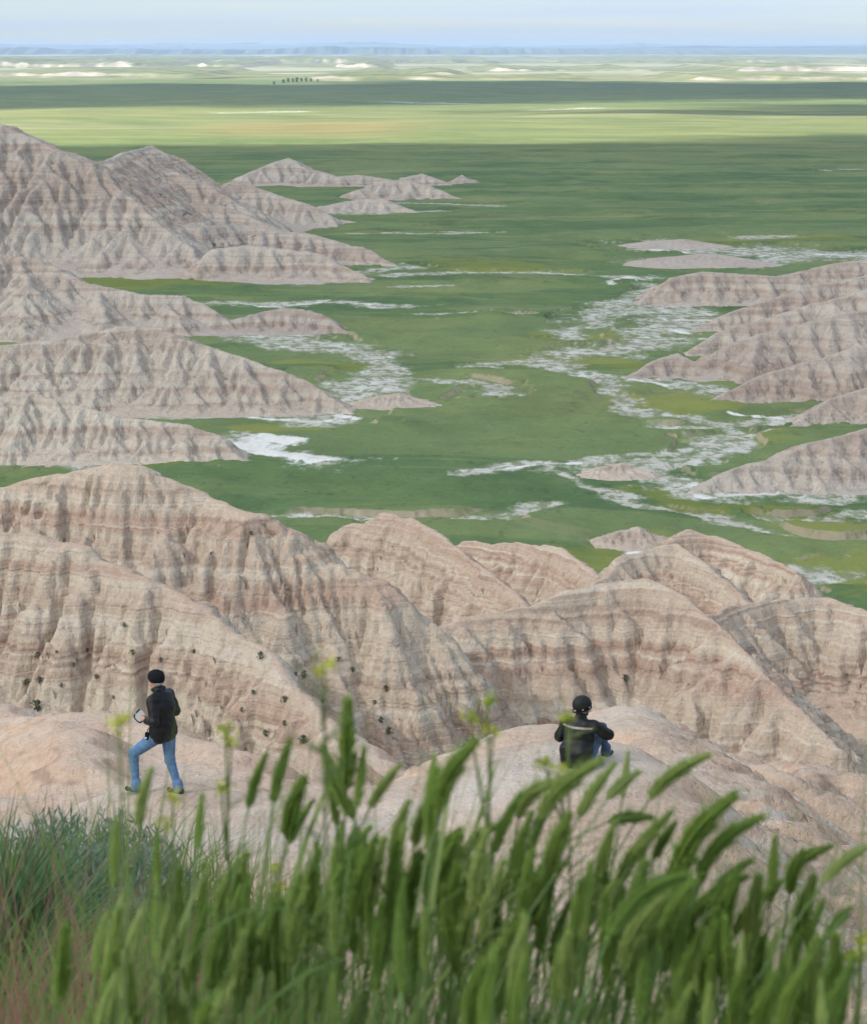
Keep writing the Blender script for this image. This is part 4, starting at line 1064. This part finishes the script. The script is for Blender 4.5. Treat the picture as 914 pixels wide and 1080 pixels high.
# ------------------------------------------------------------------ grass with seed heads in the foreground
def gz(x, y): return float(hill.z(x, y))
def make_head(bend, rng, nodes=30, wid=1.0):
    """A bristly ear one unit long: flat ranks of overlapping spikelets on an arching axis, each with an awn."""
    V, Q = [], []
    def axis(t):
        a = bend * t
        if abs(bend) < 1e-3: return np.array([0, 0, t]), np.array([0, 0, 1.0])
        return np.array([(1 - math.cos(a)) / bend, 0, math.sin(a) / bend]), np.array([math.sin(a), 0, math.cos(a)])
    ax_pts = [tuple(axis(t)[0]) for t in np.linspace(0, 1, 9)]
    tube(ax_pts, [.035] * 7 + [.025, .01], V, Q, 5)
    for k in range(nodes):
        t = (k + .2) / nodes
        p, d = axis(t)
        w = wid * (.55 + .45 * math.sin(PI * min(1, .18 + t * .95))) * (1.0 if t < .55 else 1.0 - (t - .55) * 1.9)
        s_ = np.cross(d, (0, 1, 0)); s_ /= np.linalg.norm(s_); f_ = np.array([0, 1.0, 0])
        for j, (cx, cy) in enumerate(((1, .25), (-1, -.25), (.45, .8), (-.45, -.8), (.3, -.8), (-.3, .8))):
            o = s_ * cx + f_ * cy
            dr = d * (.92 + .1 * rng.normal()) + o * (.40 + .10 * rng.normal()) * (.45 + .6 * w); dr /= np.linalg.norm(dr)
            L = (.140 + .03 * rng.random()) * (.38 + .66 * w)
            b0 = p + o * .02
            u = np.cross(dr, o); u /= np.linalg.norm(u) + 1e-9; v = np.cross(dr, u)
            i = len(V); h = .021 * (.8 + .4 * rng.random())
            m = b0 + dr * L * .45
            V += [b0, m + u * h, m + v * h * .8, m - u * h, m - v * h * .8, b0 + dr * L]
            for a_, b_ in ((1, 2), (2, 3), (3, 4), (4, 1)):
                Q.append((i, i + b_, i + a_, i + a_)); Q.append((i + 5, i + a_, i + b_, i + b_))
            e = b0 + dr * L * .95; tip = b0 + dr * L * (1.5 + .5 * rng.random()) + d * .03
            i = len(V); V += [e + u * .005, e - u * .005, tip]; Q.append((i, i + 1, i + 2, i + 2))
    Vn = np.array(V); quads = [q for q in Q if len(set(q)) == 4]; tris = [(q[0], q[1], q[2]) for q in Q if len(set(q)) == 3]
    return mesh_np('seed_head', Vn, quads=quads, tris=tris, smooth=False)
hrng = np.random.default_rng(8)
BEND = [0.0, .25, .55, .9, 1.3]
HEADS = {(bi, v): make_head(bd, hrng, 34, .95 + .3 * hrng.random()) for bi, bd in enumerate(BEND) for v in range(2)}

def leaf_mesh(L, w, droop, rng):
    V, Q = [], []
    n = 7
    for k in range(n + 1):
        t = k / n
        c = np.array([L * t * (.35 + .45 * droop * t), 0, L * t * (1 - .75 * droop * t * t)])
        hw = w * (1 - t) ** .6 * (.5 + .5 * min(1, t * 5)) * .5
        V += [c + np.array([0, -hw, .15 * hw]), c, c + np.array([0, hw, .15 * hw])]
    for k in range(n):
        i = 3 * k
        Q += [(i, i + 1, i + 4, i + 3), (i + 1, i + 2, i + 5, i + 4)]
    return mesh_np('leaf', V, quads=Q)
LEAVES = [leaf_mesh(.22, .008, .3, hrng), leaf_mesh(.28, .007, .6, hrng), leaf_mesh(.20, .007, .1, hrng)]

def stalk(bx, by, tx, ty, Yd, bend, label, group, wid=1.0):
    b0 = at(bx, by, Yd); t0 = at(tx, ty, Yd + hrng.uniform(-.04, .04))
    ch = t0 - b0
    gx, gy = b0.x - .10 - .35 * ch.x + hrng.uniform(-.05, .05), Yd + hrng.uniform(-.08, .08)
    zg = gz(gx, gy) - .02
    root = empty('grass_stalk', (gx, gy, zg))
    tag(root, label, 'grass stalk', group)
    bi = min(range(len(BEND)), key=lambda i: abs(BEND[i] - bend)); bd = BEND[bi]
    # head: local z leaves the stem, x is the way it arches; the chord is turned by half the bend
    d = ch.normalized(); side = Vector((1, 0, 0)) if True else None
    yv = d.cross(Vector((1, 0, 0))); yv = (Vector((0, 1, 0)) - d * d.y).normalized()
    xv = yv.cross(d).normalized()
    chord_l = (2 * math.sin(bd / 2) / bd) if bd > 1e-3 else 1.0
    R0 = Matrix((xv, yv, d)).transposed()
    Rb = Matrix.Rotation(-bd / 2, 3, 'Y')
    R = R0 @ Rb
    s = ch.length / chord_l
    ho = link('seed_head', HEADS[(bi, hrng.integers(2))], M_HEAD, root)
    ho.location = b0 - root.location; ho.rotation_mode = 'QUATERNION'; ho.rotation_quaternion = R.to_quaternion(); ho.scale = (s * wid, s * wid, s)
    base_dir = R @ Vector((0, 0, 1))
    P1 = b0 - Vector((gx, gy, zg)); c1 = Vector((0, 0, P1.z * .5)); c2 = P1 - base_dir * P1.length * .4
    pts = []
    for k in range(9):
        t = k / 8
        pts.append(tuple(c1 * (3 * t * (1 - t) ** 2) + c2 * (3 * t * t * (1 - t)) + P1 * t ** 3))
    V, Q = [], []
    tube(pts, [.0017 - .0008 * k / 8 for k in range(9)], V, Q, 5)
    link('stem', mesh_np('stem', V, quads=Q), M_STEM, root)
    for q in range(hrng.integers(2, 4)):
        t = hrng.uniform(.45, .85)
        lp = c1 * (3 * t * (1 - t) ** 2) + c2 * (3 * t * t * (1 - t)) + P1 * t ** 3
        lo_ = link('leaf', LEAVES[hrng.integers(3)], M_GRASS, root)
        lo_.location = lp; lo_.rotation_euler = (hrng.uniform(-.2, .2), hrng.uniform(-.1, .25), hrng.uniform(-1.2, 1.2)); lo_.scale = (1, 1, hrng.uniform(.8, 1.2))

G_ = 'grass stalks across the foreground'
MAIN = [  # base, tip, distance, bend, label
 (365, 832, 367, 740, 1.75, 0, 'tallest grass stalk, its seed head straight up against the ridge left of centre'),
 (372, 862, 341, 787, 1.7, .25, 'grass stalk beside the tallest one, its seed head leaning left'),
 (376, 852, 384, 790, 1.72, 0, 'short straight grass stalk just right of the tallest one'),
 (390, 852, 421, 808, 1.8, .25, 'grass stalk right of the tallest one with its thin head leaning far to the right'),
 (146, 872, 160, 812, 1.55, .25, 'lone grass stalk whose seed head rises just below the feet of the standing person'),
 (262, 852, 281, 796, 1.75, .25, 'first of two slender grass stalks side by side right of the standing person'),
 (288, 846, 306, 782, 1.8, .25, 'taller of two slender grass stalks side by side right of the standing person'),
 (685, 842, 745, 797, 1.9, .55, 'grass stalk whose seed head arches alone against the clay slope right of the seated person'),
 (642, 866, 687, 862, 1.85, .25, 'grass stalk with its seed head lying almost level below the seated person'),
 (640, 992, 718, 925, 1.45, .9, 'grass stalk with the big dark arching seed head low at right of centre'),
 (868, 930, 918, 892, 1.6, .55, 'grass stalk at the right picture edge, its thick head cut off by the edge'),
 (858, 1040, 900, 1004, 1.7, .55, 'low grass stalk leaning right over the bare clay at the lower right'),
 (872, 985, 897, 958, 1.8, .25, 'small dark grass stalk leaning right just above the lowest one at right')]
for bx, by, tx, ty, Yd, bd, lb in MAIN: stalk(bx, by, tx, ty, Yd, bd, lb, G_)
MORE = [(455, 870, 458, 800, 1.72, .25), (560, 900, 585, 838, 1.8, .55), (655, 930, 690, 880, 1.72, .55), (775, 985, 822, 930, 1.7, .55), (850, 1000, 868, 950, 1.75, .25), (208, 895, 213, 840, 1.8, 0), (302, 882, 321, 822, 1.7, .25), (305, 890, 330, 845, 1.85, .25), (412, 902, 431, 846, 1.8, .25), (437, 892, 453, 842, 1.75, .25), (455, 880, 470, 835, 1.7, .25), (167, 932, 165, 880, 1.6, 0), (120, 935, 123, 868, 1.7, 0), (355, 870, 347, 812, 1.8, 0),
 (462, 856, 501, 783, 1.55, .55), (455, 900, 460, 812, 1.7, .25), (487, 906, 533, 868, 1.75, .9), (547, 862, 592, 823, 1.8, .9), (570, 862, 632, 803, 1.7, .55), (610, 862, 647, 806, 1.8, .25), (656, 842, 662, 794, 1.85, 0), (640, 842, 673, 814, 1.75, .25), (667, 907, 707, 857, 1.7, .25), (712, 922, 773, 840, 1.65, .55),
 (737, 928, 803, 862, 1.65, .9), (812, 952, 817, 884, 1.7, 0), (832, 942, 846, 898, 1.8, .25), (830, 922, 875, 893, 1.85, .55), (612, 988, 622, 912, 1.6, 0), (690, 905, 712, 868, 1.75, .25), (745, 960, 790, 908, 1.7, .55), (540, 930, 560, 858, 1.7, .25), (520, 900, 548, 838, 1.75, .25), (500, 960, 512, 880, 1.65, .25),
 (578, 930, 600, 860, 1.7, .25), (630, 930, 648, 868, 1.75, .25), (700, 1000, 730, 930, 1.6, .55), (760, 1010, 770, 930, 1.7, .25), (845, 990, 858, 925, 1.7, .25), (790, 1000, 800, 925, 1.7, 0), (880, 1100, 890, 1040, 1.6, .25), (742, 1110, 748, 1040, 1.5, 0), (510, 1090, 522, 1005, 1.4, .25), (600, 1000, 612, 930, 1.6, 0)]
def sort_label(tx, ty, bd):
    if ty < 905:
        if tx < 200: return 'upright green grass stalk in the thin upper rank below the standing person'
        if tx < 450: return 'upright green grass stalk in the upper rank of the left and centre grass'
        return 'green grass stalk bending right in the upper rank below the seated person and beyond' if bd > .3 else 'nearly straight grass stalk in the upper rank of the right hand grass'
    if tx < 250: return 'blurred green grass stalk low in the left corner of the grass'
    if tx < 560: return 'blurred green grass stalk low in the middle of the grass'
    return 'blurred green grass stalk low in the right part of the grass'
for bx, by, tx, ty, Yd, bd in MORE: stalk(bx, by, tx, ty, Yd, bd, sort_label(tx, ty, bd), G_)
grng = np.random.default_rng(77)
for k in range(185):
    tx = grng.uniform(60, 900) if k % 3 else grng.uniform(300, 880)
    env = np.interp(tx, [0, 100, 200, 300, 360, 430, 520, 620, 700, 800, 860, 914], [960, 930, 890, 865, 835, 850, 850, 850, 870, 905, 950, 990])
    ty = env + 22 + abs(grng.normal()) * 85
    if ty > 1090: ty = grng.uniform(env + 40, 1085)
    Ln = grng.uniform(62, 98); lean = np.interp(tx, [0, 350, 550, 914], [.10, .12, .26, .34]) * (1.0 if ty < 930 else .55) + grng.normal() * .15
    Yd = np.interp(ty, [830, 1080], [1.95, 1.45]) + grng.uniform(-.15, .15)
    bd = 0 if lean < .12 else .25 if lean < .4 else .55
    stalk(tx - Ln * math.sin(lean), ty + Ln * math.cos(lean), tx, ty, Yd, bd, sort_label(tx, ty, bd), G_, grng.uniform(.8, 1.05))

# blades: nobody could count them
def blades(name, label, n, area, hgt, wid, mat, seed, lean=(.10, 0), cat='grass', sp=.35):
    r = np.random.default_rng(seed)
    V, Q = [], []
    px = r.uniform(*area[0], n); py = area[1][0] + (area[1][1] - area[1][0]) * r.random(n)
    X0 = (px - 457) / F * py; keep = np.ones(n, bool)
    Z0 = hill.z(X0, py)
    for k in range(n):
        h = hgt * r.uniform(.45, 1.15); w = wid * r.uniform(.6, 1.3); a = r.uniform(0, PI)
        dx, dy = np.cos(a) * w / 2, np.sin(a) * w / 2 * .5
        bx_, by_ = lean[0] * h + r.normal() * sp * h, lean[1] * h + r.normal() * sp * h * .6
        i = len(V)
        for t in (0, .35, .7, 1):
            cx, cy, cz = X0[k] + bx_ * t * t, py[k] + by_ * t * t, Z0[k] - .02 + h * (t - .22 * t * t * (abs(bx_) / h + .2))
            s_ = 1 - t ** 1.6
            if t < 1: V += [(cx - dx * s_, cy - dy * s_, cz), (cx + dx * s_, cy + dy * s_, cz)]
            else: V += [(cx, cy, cz)]
        Q += [(i, i + 1, i + 3, i + 2), (i + 2, i + 3, i + 5, i + 4), (i + 4, i + 5, i + 6, i + 6)]
    quads = [q for q in Q if q[2] != q[3]]; tris = [q[:3] for q in Q if q[2] == q[3]]
    o = link(name, mesh_np(name, V, quads=quads, tris=tris, smooth=True), mat)
    tag(o, label, cat, kind='stuff')
blades('grass', 'long green grass blades filling the blurred foreground', 5200, ((60, 970), (1.3, 2.3)), 1.06, .0052, M_GRASS, 1, (.12, 0), sp=.16)
blades('grass', 'finer green grass carpeting the brow at lower left', 9000, ((-260, 330), (2.2, 6.6)), .34, .0055, M_GRASS, 2, sp=.45)
blades('dry_grass', 'reddish drying cheatgrass among the green at lower left', 3800, ((-120, 480), (1.45, 3.4)), .74, .0040, M_DRY, 3, (.2, 0), 'dry grass', .5)

# dark green tussock and grey sage at the left edge
def tussock(px, Yd, label, h_, n, seed):
    p = at(px, 800, Yd); z = gz(p.x, Yd)
    r = np.random.default_rng(seed); V, Q = [], []
    for k in range(n):
        a = r.uniform(0, 2 * PI); ro = .07 * math.sqrt(r.random()); h = h_ * r.uniform(.55, 1.1); out = h * r.uniform(.1, .75)
        cx, cy = ro * math.cos(a), ro * math.sin(a); wx, wy = -math.sin(a) * .0045, math.cos(a) * .0045
        a2 = a * .3 + r.normal() * .8
        i = len(V)
        for t in (0, .3, .6, .85, 1):
            x_, y_, z_ = cx + math.cos(a2) * out * t * t, cy + math.sin(a2) * out * t * t, h * (t - .38 * t * t * out / h)
            s_ = 1 - t ** 2
            V += [(x_ - wx * s_, y_ - wy * s_, z_), (x_ + wx * s_, y_ + wy * s_, z_)] if t < 1 else [(x_, y_, z_)]
        Q += [(i, i + 1, i + 3, i + 2), (i + 2, i + 3, i + 5, i + 4), (i + 4, i + 5, i + 7, i + 6)]
        Q.append((i + 6, i + 7, i + 8, i + 8))
    o = link('tussock', mesh_np('tussock', V, quads=[q for q in Q if q[2] != q[3]], tris=[q[:3] for q in Q if q[2] == q[3]]), M_TUS)
    o.location = (p.x, Yd, z - .02)
    tag(o, label, 'grass tussock')
M_TUS = leafmat('tussock_blade', [(.3, (.07, .15, .06)), (.7, (.14, .24, .10))], .5, .4, 6)
tussock(-8, 4.6, 'dark green grass tussock at the left picture edge', .52, 260, 31)
tussock(28, 5.0, 'dark green grass tussock just right of the one at the left edge', .46, 220, 32)
tussock(62, 4.3, 'low green tussock in front of the grey sage', .30, 180, 33)
def sage(px, Yd, w_, h_, label, seed):
    p = at(px, 800, Yd); r = np.random.default_rng(seed)
    root = empty('sagebrush', (p.x, Yd, gz(p.x, Yd) - .02)); tag(root, label, 'sagebrush')
    V, Q = [], []; LV, LQ = [], []
    for k in range(110):
        a = r.uniform(0, 2 * PI); sp_ = w_ * .5 * math.sqrt(r.random()); top = np.array([math.cos(a) * sp_, math.sin(a) * sp_, h_ * (1.05 - .55 * (sp_ / (w_ * .5)) ** 2) * r.uniform(.8, 1.1)])
        mid = top * np.array([.55, .55, .5])
        tube([(0, 0, 0), tuple(mid), tuple(top)], [.003, .002, .0008], V, Q, 3)
        for q in range(34):
            t = .35 + .65 * r.random(); c = (mid + (top - mid) * (t - .5) * 2) if t > .5 else mid * t * 2
            u = r.normal(size=3) * .6 + np.array([0, 0, 1.0]); u /= np.linalg.norm(u); v = np.cross(u, r.normal(size=3)); v /= np.linalg.norm(v)
            L_ = .040 * r.uniform(.6, 1.2); i = len(LV)
            LV += [c, c + u * L_ * .5 + v * .0026, c + u * L_, c + u * L_ * .5 - v * .0026]; LQ.append((i, i + 1, i + 2, i + 3))
    link('foliage', mesh_np('foliage', LV, quads=LQ, smooth=False), M_SAGE, root); link('branches', mesh_np('branches', V, quads=Q), M_TWIG, root)
sage(72, 6.0, .66, .27, 'blue grey sagebrush, largest of the three at left beyond the grass', 41)
sage(112, 5.6, .50, .20, 'blue grey sagebrush on the slope edge below the standing person', 42)
sage(36, 6.4, .46, .27, 'blue grey sagebrush at left, behind the dark tussocks', 43)

# weeds with yellow flowers
def weed(px, py_top, Yd, heads, label, lean=.02, leafy=0):
    top = at(px, py_top, Yd); gx, gy = top.x - lean, Yd; zg = gz(gx, gy)
    root = empty('flowering_weed', (gx, gy, zg)); tag(root, label, 'weed')
    r = np.random.default_rng(int(px * 7 + py_top))
    base = Vector((gx, gy, zg)); P1 = top - base
    V, Q = [], []
    tube([(0, 0, -.02), tuple(P1 * .35 + Vector((-.01, 0, 0))), tuple(P1 * .7 + Vector((.008, 0, 0))), tuple(P1)], [.0022, .0019, .0015, .0009], V, Q, 5)
    tips = [P1]
    for (hx, hy) in heads:
        t_ = at(hx, hy, Yd) - base; st = P1 * max(.3, min(.92, (t_.z - .06) / P1.z))
        tube([tuple(st), tuple((st + t_) / 2 + Vector((0, 0, -.006))), tuple(t_)], [.0012, .001, .0007], V, Q, 4); tips.append(t_)
    if leafy:
        for k in range(leafy):
            t = r.uniform(.45, 1.0); c = P1 * t; a = r.uniform(0, 2 * PI); L_ = r.uniform(.02, .055) * (1.25 - t)* 1.6
            e = c + Vector((math.cos(a) * L_, math.sin(a) * L_, L_ * r.uniform(.3, 1)))
            tube([tuple(c), tuple(e)], [.0008, .0005], V, Q, 3)
    link('stem', mesh_np('stem', V, quads=Q), M_WEED, root)
    for t_ in tips:
        FV, FQ = [], []
        for k in range(26):
            c = np.array(t_) + r.normal(size=3) * np.array([.0034, .0034, .0026])
            u = r.normal(size=3); u /= np.linalg.norm(u); v = np.cross(u, r.normal(size=3)); v /= np.linalg.norm(v)
            i = len(FV); L_ = .0024
            FV += [c - u * L_, c + v * L_ * .7, c + u * L_, c - v * L_ * .7]; FQ.append((i, i + 1, i + 2, i + 3))
        link('flower', mesh_np('flower', FV, quads=FQ, smooth=False), M_YEL, root)
weed(126, 762, 1.35, [], 'yellow flowered weed left of the standing person', .03, 30)
weed(238, 768, 1.7, [(234, 830), (244, 782)], 'yellow flowered weed right of the standing person', .02, 26)
weed(182, 842, 1.6, [(174, 868)], 'short yellow flowered weed below the standing person', .02, 14)
weed(342, 702, 1.25, [], 'tall feathery weed rising left of centre against the ridge', .03, 90)
weed(514, 738, 1.6, [(495, 756), (520, 770)], 'tall yellow flowered weed left of the seated person', .0, 40)
weed(598, 756, 1.7, [(573, 802), (588, 810)], 'yellow flowered weed overlapping the back of the seated person', -.01, 34)
weed(908, 992, 1.6, [(900, 1010)], 'pale weed with one yellow bloom at the right edge', .02, 26)
weed(290, 915, 1.9, [(296, 936)], 'small yellow weed between the seed heads left of centre', .01, 20)
weed(735, 1000, 1.9, [], 'thin weed deep among the seed heads at right', .01, 30)
# ------------------------------------------------------------------ sky, sun, clouds, haze
SUN_EL, SUN_AZ = math.radians(36), math.radians(-122)     # azimuth measured from +Y towards +X: behind the camera, to the left
sdir = Vector((math.sin(SUN_AZ) * math.cos(SUN_EL), math.cos(SUN_AZ) * math.cos(SUN_EL), math.sin(SUN_EL)))
w = bpy.data.worlds.new('World'); scene.world = w; w.use_nodes = True
nt = w.node_tree; nt.nodes.clear()
wo = nt.nodes.new('ShaderNodeOutputWorld'); bgd = nt.nodes.new('ShaderNodeBackground'); sky = nt.nodes.new('ShaderNodeTexSky')
sky.sky_type = 'NISHITA'; sky.sun_disc = False; sky.sun_elevation = SUN_EL; sky.sun_rotation = SUN_AZ
sky.altitude = 900; sky.air_density = 1.0; sky.dust_density = .4; sky.ozone_density = 3.0
bgd.inputs[1].default_value = .05
# thin high cloud veiling the blue
tcw = nt.nodes.new('ShaderNodeTexCoord'); mpw = nt.nodes.new('ShaderNodeMapping'); mpw.inputs['Scale'].default_value = (3, 3, 90)
nsw = nt.nodes.new('ShaderNodeTexNoise'); nsw.inputs['Scale'].default_value = 1.6; nsw.inputs['Detail'].default_value = 6
rmw = nt.nodes.new('ShaderNodeMapRange'); rmw.inputs['From Min'].default_value = .35; rmw.inputs['From Max'].default_value = .7; rmw.inputs['To Min'].default_value = .45; rmw.inputs['To Max'].default_value = .95
mxw = nt.nodes.new('ShaderNodeMix'); mxw.data_type = 'RGBA'
nt.links.new(tcw.outputs['Generated'], mpw.inputs['Vector']); nt.links.new(mpw.outputs[0], nsw.inputs['Vector']); nt.links.new(nsw.outputs['Fac'], rmw.inputs[0]); nt.links.new(rmw.outputs[0], mxw.inputs['Factor'])
nt.links.new(sky.outputs[0], mxw.inputs['A']); mxw.inputs['B'].default_value = (4.7, 5.8, 7.3, 1)
nt.links.new(mxw.outputs['Result'], bgd.inputs[0])
nt.links.new(bgd.outputs[0], wo.inputs[0])
ld = bpy.data.lights.new('sun', 'SUN'); ld.energy = 4.2; ld.angle = math.radians(.53); ld.color = (1, .95, .86)
lo = bpy.data.objects.new('sun', ld); COL.objects.link(lo)
lo.rotation_euler = sdir.to_track_quat('Z', 'Y').to_euler(); lo.location = (0, 0, 300)

T = NT('cloud'); p = T.pos()
cn = T.noise(p, .0011, 5, .6)
dens = T.smooth(T.math('ADD', T.attr('core'), T.math('MULTIPLY', T.math('SUBTRACT', cn, .5), .7)), .05, .55)
tl = T.n('BsdfTranslucent'); tl.inputs[0].default_value = (.93, .94, .96, 1)
df = T.n('BsdfDiffuse'); df.inputs[0].default_value = (.9, .9, .9, 1)
mx = T.n('MixShader'); mx.inputs[0].default_value = .25; T.l(tl.outputs[0], mx.inputs[1]); T.l(df.outputs[0], mx.inputs[2])
tr = T.n('BsdfTransparent'); m2 = T.n('MixShader')
T.l(T.math('MULTIPLY', dens, .66), m2.inputs[0]); T.l(tr.outputs[0], m2.inputs[1]); T.l(mx.outputs[0], m2.inputs[2])
T.l(m2.outputs[0], T.out.inputs[0])
M_CLOUD = T.m
CLOUD_Z = 1500.0
def cloud(gy0, gy1, gx0, gx1, label, seed):
    """A flat-bottomed cloud whose shadow falls on the ground between gy0..gy1, gx0..gx1."""
    k = (CLOUD_Z - PLAIN) / sdir.z
    ox, oy = sdir.x * k, sdir.y * k
    nx_, ny_ = 150, 120
    xs_ = np.linspace(gx0, gx1, nx_) + ox; ys_ = np.linspace(gy0, gy1, ny_) + oy
    Xc, Yc = np.meshgrid(xs_, ys_)
    a = np.linspace(-1, 1, nx_)[None, :]; c = np.linspace(-1, 1, ny_)[:, None]
    e = np.minimum((1 - np.abs(a)) * (gx1 - gx0) / 2, (1 - np.abs(c)) * (gy1 - gy0) / 2)
    e = np.where(e < 1e-3, 0, np.clip(e + 620 * fbm(Xc / 1100 + seed * 3, Yc / 700 + seed, 4) - 60, 0, None))
    core = np.clip(e / 1000, 0, 1)
    th = sstep(0, 1, core) * (160 + 90 * fbm(Xc / 500 + seed, Yc / 500, 4))
    rim = (e < 1e-3)
    top = CLOUD_Z + np.where(rim, 0, th + 5); bot = CLOUD_Z - np.where(rim, 0, .15 * th + 5)
    V = np.concatenate((np.stack((Xc, Yc, top), -1).reshape(-1, 3), np.stack((Xc, Yc, bot), -1).reshape(-1, 3)))
    i = (np.arange(ny_ - 1)[:, None] * nx_ + np.arange(nx_ - 1)[None, :])
    q = np.stack((i, i + 1, i + nx_ + 1, i + nx_), -1).reshape(-1, 4)
    N = nx_ * ny_
    me = mesh_np('cloud', V, quads=np.concatenate((q, q[:, ::-1] + N)))
    fattr(me, 'core', np.concatenate((core.ravel(), core.ravel())))
    tag(link('cloud', me, M_CLOUD), label, 'cloud', kind='structure')
cloud(-3800, 2350, -3600, 2600, 'broad grey cloud overhead that shades the badlands', 1)
cloud(2800, 5700, -2600, 1900, 'long flat cloud that shades the plain before the far cliffs', 2)

T = NT('haze')
vol = T.n('VolumePrincipled'); vol.inputs['Color'].default_value = (.58, .76, 1.0, 1); vol.inputs['Density'].default_value = 5.2e-5
vol.inputs['Anisotropy'].default_value = .1
T.l(vol.outputs[0], T.out.inputs['Volume'])
bm = bmesh.new(); bmesh.ops.create_cube(bm, size=1)
me = bpy.data.meshes.new('haze'); 
hx, hy0, hy1, hz0, hz1 = 620000, -9000, 74000, -92.0, 45.0
for v_ in bm.verts: v_.co = (v_.co.x * hx, hy0 + (v_.co.y + .5) * (hy1 - hy0), hz0 + (v_.co.z + .5) * (hz1 - hz0))
bm.to_mesh(me); bm.free()
tag(link('haze', me, T.m), 'thin blue summer haze over the whole valley', 'haze', kind='stuff')

scene.view_settings.view_transform = 'Standard'; scene.view_settings.look = 'None'
scene.view_settings.gamma = 1; scene.view_settings.use_curve_mapping = False
scene.view_settings.exposure = 1.48
cy = scene.cycles
cy.use_denoising = True; cy.max_bounces = 6; cy.diffuse_bounces = 3; cy.glossy_bounces = 2; cy.transparent_max_bounces = 12; cy.volume_bounces = 0
cy.use_adaptive_sampling = True; cy.adaptive_threshold = .012; cy.sample_clamp_indirect = 4
scene.render.film_transparent = False
